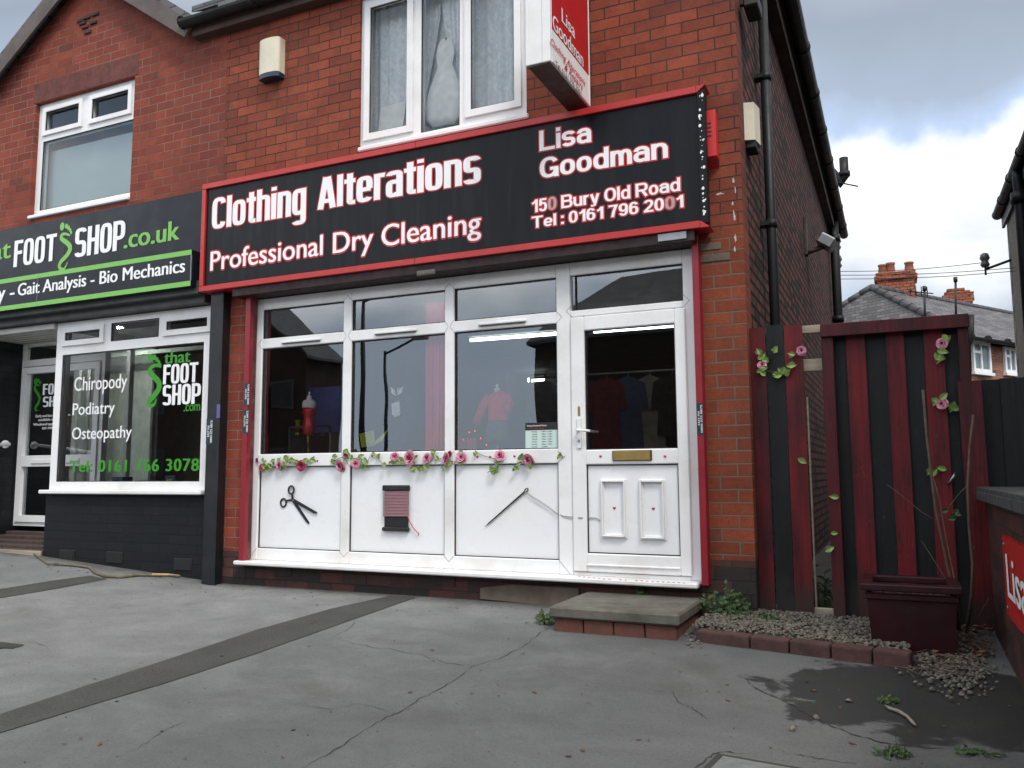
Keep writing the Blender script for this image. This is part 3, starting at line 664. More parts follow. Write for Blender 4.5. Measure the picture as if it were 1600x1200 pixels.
# roof: hipped, over both halves
mb = MB()
OV = .14; zE = EV+.06
A, B, C_, D = Vector((PX, WF-OV, zE)), Vector((WX+OV, WF-OV, zE)), Vector((WX+OV, 10.45, zE)), Vector((PX, 10.45, zE))
R1, R0, R2 = Vector((0.6, 4.6, zE+2.9)), Vector((PX, 4.6, zE+2.9)), Vector((0.6, 6.2, zE+2.9))
for poly in ([A, B, R1, R0], [B, C_, R2, R1], [C_, D, Vector((PX, 6.2, zE+2.9)), R2]): mb.prism(poly, (0, 0, .06))
mb.prism([R0, R1, R2, Vector((PX, 6.2, zE+2.9))], (0, 0, .06)); mb.prism([A, D, C_, B], (0, 0, -.03))
mb.build('roof', SLATX, shop)
mb = MB()   # gutters (half round) and fascia
def halfgut(mb, a, b, r=.062):
    a, b = Vector(a), Vector(b); d = (b-a).normalized(); side = Vector((0, 0, 1)).cross(d); prev = None
    for (c, s) in [(math.cos(t), math.sin(t)) for t in [math.pi+math.pi*k/8 for k in range(9)]]:
        cur = (a+side*c*r+Vector((0, 0, s*r)), b+side*c*r+Vector((0, 0, s*r)))
        if prev: mb.face([prev[0], prev[1], cur[1], cur[0]], 0, True)
        prev = cur
    L_ = (b-a).length; k = .9
    while k < L_:
        c = a+d*k; mb.lathe([(r*1.12, -.03), (r*1.12, .03)], c, 12, 0, 'y' if abs(d.y) > .5 else 'x'); k += 1.15
    for c in (a, b): mb.lathe([(r*1.03, -.004), (r*1.03, .004)], c, 12, 0, 'y' if abs(d.y) > .5 else 'x')
halfgut(mb, (-.93, WF-.16, EV-.03), (WX+.16, WF-.16, EV-.03)); halfgut(mb, (WX+.20, WF-.2, EV+.02), (WX+.20, 10.5, EV+.02), .075)
mb.build('gutter', BLKG, shop)
mb = MB(); mb.box(-.86, WX+.1, WF-.10, WF-.001, EV-.16, EV+.02, .004); mb.box(WX, WX+.11, WF, 10.4, EV-.19, EV+.02, .004); mb.build('fascia', WOODSOF, shop)
# side wall services
mb = MB(); pts = [(4.29, .82, -.32), (4.29, .82, EV-.02)]; mb.tube(pts, .038, 12)
for z in (1.2, 2.55, 3.75, 4.7): mb.lathe([(.046, z-.03), (.046, z+.03)], (4.29, .82, 0), 12); mb.box(4.21, 4.28, .77, .87, z-.015, z+.015)
mb.build('downpipe', PIPEG, shop)
mb = MB(); b0 = at(1303, 480, 0, WX+.09).y
sx = WX+.10; sy = at(1305, 400, 0, sx).y
zA = at(1318, 247, 0, sx+.21).z; zJ = at(1318, 265, 0, sx+.21).z; zK = at(1305, 300, 0, sx).z
mb.tube([(sx, sy, -.3), (sx, sy, zK-.1), (sx+.03, sy, zK+.02), (sx+.17, sy, zJ-.17), (sx+.21, sy, zJ-.05), (sx+.21, sy, zA)], .075, 12)
for z in (1.6, 3.2, 4.6): mb.lathe([(.095, z-.05), (.095, z+.05)], (sx, sy, 0), 12)
mb.lathe([(.095, zJ-.04), (.095, zJ+.04)], (sx+.21, sy, 0), 12); mb.tube([(sx-.05, sy-.1, zJ-.1), (sx+.42, sy-.1, zJ-.28)], .012, 6)
mb.build('soil_pipe', BLKG, shop)

# --- shopfront
g = GLZ
fr = MB(); Y0, Y1 = -.03, .045
for (x0, x1, pr) in ((-.09, g['a'], 0), (g['b'], g['c'], 0), (g['d'], g['e'], 0), (g['f'], 2.932, 0), (g['h2'], 3.868, 0)): fr.box(x0, x1, Y0-pr, Y1, -.10, 2.20, .006)
for (x0, x1) in ((g['a'], g['b']), (g['c'], g['d']), (g['e'], g['f'])):
    for (z0, z1) in ((-.10, 0), (.704, .811), (1.748, 1.836), (2.10, 2.20)): fr.box(x0-.001, x1+.001, Y0+.0015, Y1, z0, z1, .006)
fr.box(2.931, g['h2']+.001, Y0+.0015, Y1, 2.101, 2.20, .006); fr.box(2.931, g['h2']+.001, Y0+.0015, Y1, 1.785, 1.832, .006); fr.box(2.931, g['h2']+.001, -.03, Y1, -.10, -.075, .003)
jl = fr   # welded mitre lines of the profile joints
def vline(x, z, dx, dz, y=Y0-.0012):
    jl.ribbon([(x, y, z), (x+dx, y, z+dz)], .0035, (0, -1, 0), 1)
for (xl, xr) in ((g['b'], g['c']), (g['d'], g['e'])):
    w = (xr-xl)/2; m_ = (xl+xr)/2
    for s in (-1, 1):
        vline(m_+s*w, 0, -s*w, -.045); vline(m_+s*w, 2.1, -s*w, .045)
        for zz in (.704, 1.748): vline(m_+s*w, zz, -s*w*.8, .045); vline(m_+s*w, zz+.1, -s*w*.8, -.05)
for (x, s) in ((g['a'], -1), (g['f'], 1), (g['h2'], 1), (g['g2']-.02, -1)):
    zz = (1.748, .704) if x in (g['a'], g['f']) else (1.785,)
    for z in zz: vline(x, z, s*.045, .045); vline(x, z+.09, s*.045, -.045)
    if x in (g['a'], g['f']): vline(x, 0, s*.085, -.095)
frame = fr.build('shopfront_frame', [UPVC, simple('joint_grey', (.25, .25, .25), .8)], shop)
gk = MB()
def ring(x0, x1, z0, z1, y=-.014, w=.007):
    gk.box(x0, x1, y, y+.012, z0, z0+w); gk.box(x0, x1, y, y+.012, z1-w, z1); gk.box(x0, x0+w, y, y+.012, z0+w, z1-w); gk.box(x1-w, x1, y, y+.012, z0+w, z1-w)
cols = ((g['a'], g['b']), (g['c'], g['d']), (g['e'], g['f']))
for (x0, x1) in cols:
    for (z0, z1) in ((0, .704), (.811, 1.748), (1.836, 2.10)): ring(x0, x1, z0, z1)
ring(2.965, g['h2'], 1.832, 2.101); gk.build('gasket', GASK, frame)
for (x0, x1) in cols:
    for (z0, z1) in ((.811, 1.748), (1.836, 2.10)):
        q = MB(); q.face([(x0,.004,z0),(x1,.004,z0),(x1,.004,z1),(x0,.004,z1)]); q.build('pane', GLASS, frame)
    q = MB(); q.box(x0+.001, x1-.001, -.003, .03, .001, .703); q.build('panel', UPVCP, frame)
q = MB(); q.face([(2.93,.004,1.832),(g['h2'],.004,1.832),(g['h2'],.004,2.101),(2.93,.004,2.101)]); q.build('pane', GLASS, frame)
for (pa, pb) in (((441, 535), (502, 529)), ((586, 521), (652, 515)), ((748, 507), (823, 498))):   # trickle vents
    a, b = at(*pa, 1, Y0), at(*pb, 1, Y0); q = MB(); q.box(a.x, b.x, Y0-.018, Y0+.002, a.z-.012, a.z+.010, .006); q.box(a.x+.01, b.x-.01, Y0-.014, Y0-.006, a.z-.018, a.z-.0125, 0, 1); q.build('trickle_vent', [UPVC, GASK], frame)
REDH = simple('red_heart', (.42, .01, .04), .5)
def heart(parent, px, py, y, r=.011):
    c = at(px, py, 1, y); q = MB(); pts = []
    for k in range(16):
        a = 2*math.pi*k/16; x = 16*math.sin(a)**3/17; z = (13*math.cos(a)-5*math.cos(2*a)-2*math.cos(3*a)-math.cos(4*a))/17
        pts.append((c.x+x*r, y, c.z+z*r))
    q.prism(pts, (0, -.0025, 0)); q.build('heart_sticker', REDH, parent)
for p in ((746, 714), (766, 714), (804, 713), (496, 720)): heart(frame, *p, Y0+.001)
q = MB(); q.box(-.14, 3.852, -.165, Y0+.02, -.135, -.1005, .008); sill = q.build('sill', UPVC, shop)
q = MB()
for i in range(21):
    if i in (7, 10): continue
    x = 3.0+.038*i; c = at(905+7.7*i, 901+.75*i, 2, -.1003); q.lathe([(.0085, 0), (.0085, .0015)], (c.x, max(-.155, min(-.04, c.y)), -.1003), 8)
q.build('red_dots', REDH, sill)
# door
door = MB(); DY = -.048
for (x0, x1, z0, z1, k) in ((2.936, g['g'], -.07, 1.778, 0), (g['h'], 3.792, -.07, 1.778, 0)): door.box(x0, x1, DY, .03, z0, z1, .007)
for (z0, z1) in ((-.07, .06), (.691, .797), (1.673, 1.778)): door.box(g['g']-.001, g['h']+.001, DY+.0015, .03, z0, z1, .007)
for z in (-.02,): door.box(g['g'], g['h'], DY-.012, DY+.01, z-.006, z+.006, .004)
door = door.build('door', UPVC, shop)
gk = MB(); ring(g['g'], g['h'], .06, .691, -.03, .008); ring(g['g'], g['h'], .797, 1.673, -.03, .008); gk.build('gasket', GASK, door)
q = MB(); q.face([(g['g'],-.01,.797),(g['h'],-.01,.797),(g['h'],-.01,1.673),(g['g'],-.01,1.673)]); q.build('pane', GLASS, door)
q = MB(); q.box(g['g']+.002, g['h']-.002, -.022, .02, .062, .689); q.build('panel', UPVCP, door)
for (pa, pb) in (((939, 749), (981, 841)), ((999, 749), (1042, 844))):
    a, b = at(*pa, 1, -.022), at(*pb, 1, -.022); q = MB(); w = .026; x0, x1, z0, z1 = a.x, b.x, b.z, a.z
    for k, (ww, d) in enumerate(((0, .018), (.009, .032), (.018, .014))):
        t_ = .009
        for (u0, u1, v0, v1) in ((x0+ww, x0+ww+t_, z0+ww, z1-ww), (x1-ww-t_, x1-ww, z0+ww, z1-ww), (x0+ww+t_, x1-ww-t_, z0+ww, z0+ww+t_), (x0+ww+t_, x1-ww-t_, z1-ww-t_, z1-ww)): q.box(u0, u1, -.022-d, -.02, v0, v1, .003)
    q.build('moulding', UPVC, door)
heart(door, 960, 794, -.022, .013); heart(door, 1021, 795, -.022, .013); heart(door, 938.5, 713, DY); heart(door, 1039, 713, DY)
q = MB(); a, b = at(957, 704, 1, DY), at(1019, 719.5, 1, DY)
q.box(a.x, b.x, DY-.010, DY+.001, b.z, a.z, .004, 1); q.box(a.x+.008, b.x-.008, DY-.017, DY-.008, b.z+.004, a.z-.004, .004, 0); q.build('letter_plate', [BRASS, GASK], door)
q = MB(); c = at(905, 662, 1, DY); cx = c.x; z0, z1 = at(905, 701, 1, DY).z, at(905, 653, 1, DY).z
q.box(cx-.017, cx+.017, DY-.012, DY+.001, z0, z1, .008, 0, None, 2); hz = at(905, 672.5, 1, DY).z
q.tube([(cx, DY-.01, hz), (cx, DY-.045, hz), (cx+.01, DY-.052, hz-.001), (cx+.10, DY-.052, hz-.008)], [.011, .011, .011, .009], 10)
q.lathe([(.008, -.004), (.008, 0)], (cx, DY-.012, z0+.055), 10, 1, 'y', 1, 1.6); q.build('handle', [CHROME, STEEL], door)
q = MB(); c0, c1 = at(905, 650, 1, DY), at(905, 635, 1, DY); q.box(cx-.009, cx+.009, DY-.004, DY, c0.z, c1.z, .002); q.build('lock_plate', BRASS, door)
# guide rails, soffit, grilles
q = MB(); xa, xb = at(378.5, 660, 1, -.135).x, at(386, 660, 1, -.135).x; q.box(xa, xb, -.135, WF, -.115, 2.30, .003); q.box(xb+.0005, -.0905, -.09, WF+.01, -.09, 2.30, .003, 1); q.build('shutter_guide', [REDP, MARP], shop)
q = MB(); xa, xb = at(1088.5, 660, 1, -.135).x, at(1099.5, 660, 1, -.135).x; q.box(xa, xb, -.135, WF+.02, -.115, 2.30, .003); q.build('shutter_guide', REDP, shop)
q = MB(); q.box(-.20, 3.91, -.205, -.005, 2.205, 2.35, .004); q.build('shutter_box', DARKM, shop)
for px, py in ((440, 893), (692, 907)):
    c = at(px, py, 1, WF); q = MB(); q.box(c.x-.11, c.x+.11, WF-.008, WF+.01, c.z-.04, c.z+.04, .003)
    for k in range(4): q.box(c.x-.095, c.x+.095, WF-.011, WF-.0075, c.z-.03+k*.017, c.z-.022+k*.017, 0, 1)
    q.build('air_brick', [BRK, GASK], shop)

# --- generic upvc window
def window(parent, x0, x1, z0, z1, y, lights, fw=.05, glass=None, sash=.04):
    """lights: (x0,x1,z0,z1,opener) in metres; frame fills the rest"""
    f = MB(); f.wall(x0, x1, z0, z1, y-.02, y+.05, [l[:4] for l in lights]); w = f.build('window', UPVC, parent)
    for (a, b, c, d, op) in lights:
        if op:
            s_ = MB(); o_ = .022
            s_.wall(a-o_, b+o_, c-o_, d+o_, y-.042, y-.0205, [(a+sash-.01, b-sash+.01, c+sash-.01, d-sash+.01)]); s_.build('sash', UPVC, w)
            a, b, c, d = a+sash-.01, b-sash+.01, c+sash-.01, d-sash+.01
        gl = MB(); gl.face([(a,y,c),(b,y,c),(b,y,d),(a,y,d)]); gl.build('pane', glass or GLASSU, w)
        k = MB(); yy = y-.034 if op else y-.016; t_ = .007
        for (u0, u1, v0, v1) in ((a, a+t_, c, d), (b-t_, b, c, d), (a+t_, b-t_, c, c+t_), (a+t_, b-t_, d-t_, d)): k.box(u0, u1, yy, yy+.01, v0, v1)
        k.build('gasket', GASK, w)
    return w
uy = .0
def X(px, py, y=uy): return at(px, py, 1, y).x
def Z(px, py, y=uy): return at(px, py, 1, y).z
zb = Z(583, 213)
window(shop, UWX0, UWX1, UWZ0+.046, UWZ1-.005, uy, [(X(578, 100)-.01, X(645, 100), zb-.02, UWZ1-.07, True), (X(660, 100), X(720, 100), Z(662, 205)-.02, UWZ1-.07, False), (X(733, 100), X(811, 100)+.01, zb+.00, UWZ1-.07, True)], sash=.045)
q = MB(); q.box(UWX0-.0, UWX1+.02, WF-.02, uy+.05, UWZ0+.001, UWZ0+.045, .01); q.build('window_sill', UPVC, shop)

# ================================================================== foot shop building
FX0 = -7.5
mb = MB()
fw = dict(x0=-3.22, x1=-1.72, z0=3.36, z1=4.66)
mb.wall(FX0, PX-.001, 2.29, EV, WF, WF+.22, [(fw['x0'], fw['x1'], fw['z0'], fw['z1'])])
gx0, gx1, ga = -3.95, -1.02, (-2.44, 5.98)
mb.prism([(gx0, WF, EV+.0005), (gx1, WF, EV+.0005), (ga[0], WF, ga[1])], (0, .2, 0))
mb.build('front_wall', BRL, foot)
q = MB()     # corbelled diamond of dark headers in the gable and soldier course over the window
for (px, py) in ((127, 32), (137, 27), (150, 22), (134, 42), (147, 35), (138, 50), (130, 36)):
    c = at(px, py, 1, WF); q.box(c.x-.05, c.x+.05, WF-.018, WF+.005, c.z-.02, c.z+.012, .003)
q.build('corbel_brick', BRK, foot)
q = MB(); n = 14; wdt = (fw['x1']-fw['x0']+.1)/n
for i in range(n): q.box(fw['x0']-.05+i*wdt+.004, fw['x0']-.05+(i+1)*wdt-.004, WF-.003, WF+.02, fw['z1']+.004, fw['z1']+.225, .003)
q.build('lintel_course', simple('lintel_brick', (.12, .036, .028), .85, .3, 9, bmp=.3), foot)
y = .02
window(foot, fw['x0'], fw['x1'], fw['z0']+.041, fw['z1']-.003, y, [(X(74, 190, y), X(131, 170, y), Z(74, 208, y)-.02, fw['z1']-.08, True), (X(146, 170, y), X(208, 150, y), Z(74, 208, y)-.02, fw['z1']-.08, True), (X(68, 260, y), X(211, 250, y), Z(66, 330, y), Z(69, 223, y), False)], sash=.035)
q = MB(); q.box(fw['x0']+.001, fw['x1']-.001, WF-.03, y+.05, fw['z0']+.001, fw['z0']+.040, .008); q.build('window_sill', UPVC, foot)
q = MB(); q.face([(fw['x0']+.03, .12, fw['z0']), (fw['x1']-.03, .12, fw['z0']), (fw['x1']-.03, .12, Z(69, 240, .12)), (fw['x0']+.03, .12, Z(69, 240, .12))]); q.build('blind', BLIND, foot)
# roof parts
q = MB()
zr_ = lambda y: zE+2.9*(y-(WF-OV))/(4.6-(WF-OV)); q.prism([(FX0, WF-OV, zE), (-4.16, WF-OV, zE), (-4.16, 4.6, zE+2.9), (FX0, 4.6, zE+2.9)], (0, 0, .06)); q.prism([(-.83, WF-OV, zE), (PX-.002, WF-OV, zE), (PX-.002, 4.6, zE+2.9), (-.83, 4.6, zE+2.9)], (0, 0, .06)); q.prism([(-4.158, 1.5, zr_(1.5)), (-.832, 1.5, zr_(1.5)), (-.832, 4.6, zE+2.9), (-4.158, 4.6, zE+2.9)], (0, 0, .06)); q.prism([(FX0, 10.45, zE), (FX0, 6.2, zE+2.9), (PX-.002, 6.2, zE+2.9), (PX-.002, 10.45, zE)], (0, 0, .06)); q.prism([(FX0, 4.6, zE+2.9), (PX-.002, 4.6, zE+2.9), (PX-.002, 6.2, zE+2.9), (FX0, 6.2, zE+2.9)], (0, 0, .06))
ap = Vector((-2.44, -.17, 6.1)); yb = 2.6
l0 = Vector((-4.15, -.17, 4.90)); r0 = Vector((-.82, -.17, 4.94))
for e0 in (l0, r0): q.prism([e0, ap, ap+Vector((0, yb, 0)), e0+Vector((0, yb, 0))], (0, 0, .07))
q.build('roof', SLATX, foot)
q = MB()
for e0 in (l0, r0):
    d = (ap-e0).normalized(); n_ = Vector((-d.z, 0, d.x)) if d.x < 0 else Vector((d.z, 0, -d.x))
    if n_.z > 0: n_ = -n_
    q.prism([e0+Vector((0, -.02, 0)), ap+Vector((0, -.02, 0)), ap+Vector((0, -.02, -.22)), e0+n_*.16+Vector((0, -.02, 0))], (0, .025, 0))
q.build('bargeboard', GREYB, foot)
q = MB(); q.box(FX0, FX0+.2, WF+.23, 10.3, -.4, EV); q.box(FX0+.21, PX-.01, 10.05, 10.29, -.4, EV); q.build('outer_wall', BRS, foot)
# black painted base wall with air bricks, bay window over it, recessed entrance on the left
bx0 = -2.76; zs_ = .455
q = MB(); q.wall(bx0, PX-.11, -.42, zs_, -.02, .2, [])
base = q.build('base_wall', BRB, foot)
for px, py in ((105, 868), (179, 871), (286, 882)):
    c = at(px, py, 1, -.02); q = MB(); q.box(c.x-.11, c.x+.11, -.028, -.015, c.z-.055, c.z+.055, .004)
    for k in range(5): q.box(c.x-.09, c.x+.09, -.030, -.027, c.z-.045+k*.018, c.z-.037+k*.018, 0, 1)
    q.build('air_brick', [BLKP, GASK], base)
q = MB(); q.box(bx0+.01, bx0+.22, .201, .9, -.42, zs_); q.build('return_wall', BRBY, foot)
q = MB(); q.box(bx0-.03, PX-.115, -.09, .06, zs_+.001, zs_+.04, .008); q.build('window_sill', UPVC, foot)
zt = 2.20
lm = [(-2.625, -.70, .575, 1.865, False), (X(107, 525, 0)-.03, X(161, 520, 0)+.03, 1.975, 2.12, True), (X(176, 520, 0), X(251, 515, 0), 1.955, 2.14, False), (X(265, 512, 0)-.03, -.62, 1.975, 2.12, True)]
window(foot, -2.72, PX-.115, zs_+.042, zt, 0, lm, glass=GLASS, sash=.04)
bay = foot.children[-1]
q = MB(); q.wall(.05, .9, zs_+.042, zt, -2.72, -2.66, [(.1, .84, .575, 2.12)]); q.bm.transform(Matrix.Rotation(math.pi/2, 4, 'Z') @ Matrix.Identity(4)) if False else None
for v in q.bm.verts: v.co = Vector((v.co.y, v.co.x, v.co.z))
bmesh.ops.reverse_faces(q.bm, faces=q.bm.faces[:]); q.build('window_return', UPVC, foot)
# entrance
EYD = .52
q = MB(); q.box(FX0+.25, -4.0, WF, 1.0, -.4, 2.14); q.build('entrance_wall', BRBY, foot)
q = MB(); q.box(-4.0, -2.735, WF, .55, 2.145, 2.2)
for k in range(6): q.box(-4.0, -2.735, .0+k*.09, .004+k*.09, 2.143, 2.1455, 0, 1)
q.build('entrance_soffit', [GREYW, GREYSH], foot)
q = MB(); fx0, fx1 = at(30, 650, 1, EYD).x, -2.64; zd0 = at(30, 821, 1, EYD).z
dz1 = 2.142
xs_ = [fx0, fx0+.06, fx1-.05, fx1]
q.wall(fx0, fx1, zd0, dz1, EYD-.02, EYD+.05, [(fx0+.06, fx1-.05, zd0+.04, at(60, 572, 1, EYD).z), (fx0+.06, fx1-.05, at(60, 562, 1, EYD).z, dz1-.03)]); edr = q.build('door_frame', UPVC, foot)
q = MB(); dx0 = fx0+.066; za, zb_, zc, zd_ = at(45, 585, 1, EYD).z, at(45, 712, 1, EYD).z, at(45, 729, 1, EYD).z, at(45, 805, 1, EYD).z
q.wall(dx0, fx1-.056, zd0+.045, at(60, 574, 1, EYD).z, EYD-.04, EYD+.02, [(dx0+.075, fx1-.13, zb_, za), (dx0+.075, fx1-.13, zd_, zc)]); q.box(dx0+.25, fx1-.3, EYD-.055, EYD-.039, (zb_+zc)/2-.03, (zb_+zc)/2+.015, .004); ed = q.build('door', UPVC, foot)
for (c, d) in ((zb_, za), (zd_, zc)):
    q = MB(); q.face([(dx0+.075,EYD,c),(fx1-.13,EYD,c),(fx1-.13,EYD,d),(dx0+.075,EYD,d)]); q.build('pane', GLASS, ed)
q = MB(); q.face([(fx0+.06,EYD,at(60, 562, 1, EYD).z),(fx1-.05,EYD,at(60, 562, 1, EYD).z),(fx1-.05,EYD,dz1-.03),(fx0+.06,EYD,dz1-.03)]); q.build('pane', GLASS, edr)
yv = EYD-.004
ptext(ed, 'FOOT', FOOTF, WHITEV, (67, 615), (104, 612), (70, 600), (70, 617), yv)
ptext(ed, 'SHOP', FOOTF, WHITEV, (67, 635), (106, 632), (70, 620), (70, 636), yv)
ftext(ed, 'Early and late appointments', WHITEV, (56, 652), (110, 650), (60, 648), (60, 652), yv)
ftext(ed, 'available on request', WHITEV, (60, 658), (106, 656), (62, 654), (62, 658), yv)
ftext(ed, 'Weekend appointments', WHITEV, (52, 665), (106, 663), (60, 661), (60, 665), yv)
ftext(ed, 'on request', WHITEV, (66, 671), (96, 669), (66, 667), (66, 671), yv)
q = MB(); st0 = at(65, 860, 1, 0).z
for k in range(5): q.box(-3.99, bx0-.002, -.03+k*.11, .078+k*.11, st0-.06, st0+(zd0-st0-.02)*k/5, .006)
q.box(-3.99, bx0-.002, -.05, -.031, st0-.055, st0-.002, .004, 1); q.build('step', [MATB, WOODB], foot)
q = MB(); q.box(-3.99, bx0-.003, -.04, .5, -.42, st0-.061); q.build('step_base', BRB, foot)
q = MB(); a = at(14, 694, 0, -3.93)
q.tube([(-3.93, -.6+.0, a.z-.09), (-3.93, a.y, a.z)], .019, 10); q.lathe([(.045, 0), (.045, .014)], (-4.0, a.y, a.z), 14, 0, 'x'); q.tube([(-3.99, a.y, a.z), (-3.93, a.y, a.z)], .019, 10); q.build('handrail', UPVC, foot)
q = MB(); c = at(27, 633, 1, EYD-.03); q.box(fx0-.045, fx0-.003, EYD-.05, EYD, c.z-.045, c.z+.045, .006); q.build('door_bell', UPVC, foot)
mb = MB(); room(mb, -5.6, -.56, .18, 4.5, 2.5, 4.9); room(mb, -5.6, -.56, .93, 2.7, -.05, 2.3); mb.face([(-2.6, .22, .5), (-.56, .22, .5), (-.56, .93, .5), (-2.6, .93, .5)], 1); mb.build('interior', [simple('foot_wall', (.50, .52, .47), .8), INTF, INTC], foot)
q = MB()   # pale blind strips and partition uprights behind the glass
for (p0, p1, yy) in ((112, 120, .6), (122, 134, .75), (140, 158, 1.2), (232, 243, 1.6)):
    a, b = at(p0, 650, 1, yy), at(p1, 650, 1, yy); q.box(a.x, b.x, yy, yy+.04, .5, 1.95, .004)
q.box(-5.55, -3.0, 1.45, 1.49, -.04, 2.25, .004); q.box(at(120, 560, 1, 1.2).x, at(325, 560, 1, 1.2).x, 1.2, 1.24, at(200, 556, 1, 1.2).z, at(200, 550, 1, 1.2).z); q.build('partition', simple('pale_frame', (.80, .86, .80), .6), foot)
t = thing('downlight', 'small lit downlight inside the left shop behind its top window', 'ceiling light', at(184, 512, 1, .8)); c = at(184, 512, 1, .8); q = MB(); q.lathe([(.05, 0), (.05, .02)], c, 12); q.build('lens', LENS, t); q = MB(); q.lathe([(.07, .0201), (.07, 2.3-c.z)], c, 12); q.build('housing', INTC, t)
# shutter box, posts
q = MB(); q.box(-3.62-2, PX-.115, -.12, -.005, 2.21, 2.33, .004); q.box(-5.6, PX-.115, -.20, -.121, 2.28, 2.40, .004); q.build('shutter_box', GREYSH, foot)
q = MB(); xa, xb = at(323.5, 620, 1, -.16).x, at(343.5, 620, 1, -.16).x; q.box(xa, xb, -.16, WF-.006, gz(PX, -.1)-.02, 2.33, .008); q.build('shutter_post', BLKP, foot)

# ================================================================== signs
SY = -.22
def panel_px(p, y): return at(*p, 1, y)
sx0, sx1, sz0, sz1 = -.575, 4.02, 2.28, 3.285
sg = thing('shop_sign', 'long black fascia sign in a red frame reading Clothing Alterations and Professional Dry Cleaning', 'sign', (1.7, -.14, sz0))
q = MB(); q.box(sx0+.02, sx1-.03, SY+.012, WF-.001, sz0+.02, sz1-.02, .002); q.build('backing_panel', SIGNB, sg)
q = MB(); t_ = .05; yf = SY-.012
q.box(sx0, sx1-.065, yf, WF-.002, sz1-t_, sz1, .004); q.box(sx0, sx0+t_-.006, yf+.001, WF-.002, sz0+t_, sz1-t_-.0005, .004)
q.prism([(sx1-.065, yf, sz1-t_), (sx1-.065, yf, sz1-.0005), (sx1-.002, yf, sz1-.0005)], (0, .16, 0))
q.box(sx0, sx1-.065, yf, WF-.002, sz0, sz0+t_, .004); q.prism([(sx1-.0645, yf, sz0+.0005), (sx1-.0645, yf, sz0+t_), (sx1-.0, yf, sz0+.0005)], (0, .16, 0))
q.box(1.70, 1.704, yf-.0015, yf+.001, sz0+.002, sz0+t_-.002, 0, 1); q.box(1.70, 1.704, yf-.0015, yf+.001, sz1-t_+.002, sz1-.002, 0, 1); q.build('sign_frame', [REDF, DARKM], sg)
q = MB(); q.box(sx1-.063, sx1-.005, yf+.006, SY+.03, sz0+.03, sz1-.03, .003); q.build('end_strip', SIGNB, sg)
q = MB(); random.seed(5)
for i in range(38):
    z = sz0+.06+random.random()*(sz1-sz0-.12); r = random.choice((.003, .004, .006, .008, .011)); q.lathe([(.0, 0), (r, .001), (r*.7, .004)], (sx1-.035+random.uniform(-.012, .012), yf+.007, z), 8, 0, 'y', 1, random.uniform(1, 1.6))
for v in q.bm.verts: v.co.y = 2*(yf+.006)-v.co.y
bmesh.ops.recalc_face_normals(q.bm, faces=q.bm.faces[:]); q.build('glue_blob', WHITEV, sg)
ty = SY+.010
OL = dict(outline=.0095, omat=REDV)
ptext(sg, 'Clothing', HEAVY, WHITEV, (332, 330), (479, 300), (357, 306), (339, 357.5), ty, **OL)
ptext(sg, 'Alterations', HEAVY, WHITEV, (497, 300), (751.5, 260), (515, 276), (504, 327), ty, **OL)
ftext(sg, 'Professional Dry Cleaning', WHITEV, (329.7, 410), (751.5, 355), (501, 367), (501, 399), ty, bold=.028, outline=.04, omat=REDV)
ptext(sg, 'Lisa', HELV, WHITEV, (843, 220), (924, 210), (848, 204), (847, 236), ty, **OL)
ptext(sg, 'Goodman', HELV, WHITEV, (843.7, 260), (1043.7, 235), (947.5, 229.5), (947, 262.5), ty, **OL)
ptext(sg, '150 Bury Old Road', HELV, WHITEV, (830.5, 322), (1063, 290), (1058.7, 277.5), (1058.7, 299), ty, alt=(2,), **OL)
ptext(sg, 'Tel : 0161 796 2001', HELV, WHITEV, (831, 348), (1068, 314), (1064, 305), (1064, 324.5), ty, alt=(17,), **OL)

# foot shop signs
fs = thing('shop_sign', 'dark fascia sign with a green foot mark and white FOOT SHOP lettering', 'sign', (-2.6, -.09, 2.68))
FY = -.13; fz0, fz1 = 2.66, 3.275
q = MB(); q.box(-5.6, sx0-.006, FY, WF-.001, fz0, fz1, .004); q.build('backing_panel', SIGNN, fs)
q = MB(); xj = at(103, 350, 1, FY).x; q.box(xj-.002, xj+.002, FY-.001, FY+.002, fz0+.02, fz1-.01); q.build('panel_joint', BLKG, fs)
ly = FY-.001
ftext(fs, 'that', GREENV, (-42, 398), (17, 390), (8, 376), (8, 404), ly, bold=.04)
ptext(fs, 'FOOT', FOOTF, WHITEV, (22.5, 395), (88.7, 385), (30, 375.5), (26, 417), ly)
ptext(fs, 'SHOP', FOOTF, WHITEV, (117.5, 380), (196, 365), (127.5, 356), (125, 401.5), ly)
ftext(fs, '.co.uk', GREENV, (194.5, 385), (280, 365), (268.7, 345.7), (273.7, 375), ly, bold=.06)
def footmark(parent, path, toes, y, mat):
    q = MB(); pts = [at(px, py, 1, y) for px, py in path]; sm = []
    n = len(pts)
    for i in range(n-1):
        p0, p1, p2, p3 = pts[max(i-1, 0)], pts[i], pts[i+1], pts[min(i+2, n-1)]
        for k in range(5):
            t = k/5; sm.append(.5*((2*p1)+(p2-p0)*t+(2*p0-5*p1+4*p2-p3)*t*t+(3*p1-p0-3*p2+p3)*t**3))
    sm.append(pts[-1]); m_ = len(sm); wmax = (pts[0]-pts[3]).length*.42
    q.ribbon(sm, [wmax*(.25+.75*math.sin(math.pi*min(1, (i/m_)*1.05))**.8) for i in range(m_)], (0, -1, 0), 0, .003)
    for (px, py, r) in toes:
        c = at(px, py, 1, y); a = at(px+r, py, 1, y); rr = abs(a.x-c.x); q.lathe([(rr, 0), (rr, -.003)], c, 14, 0, 'y', .85, 1.1)
    q.build('foot_mark', mat, parent)
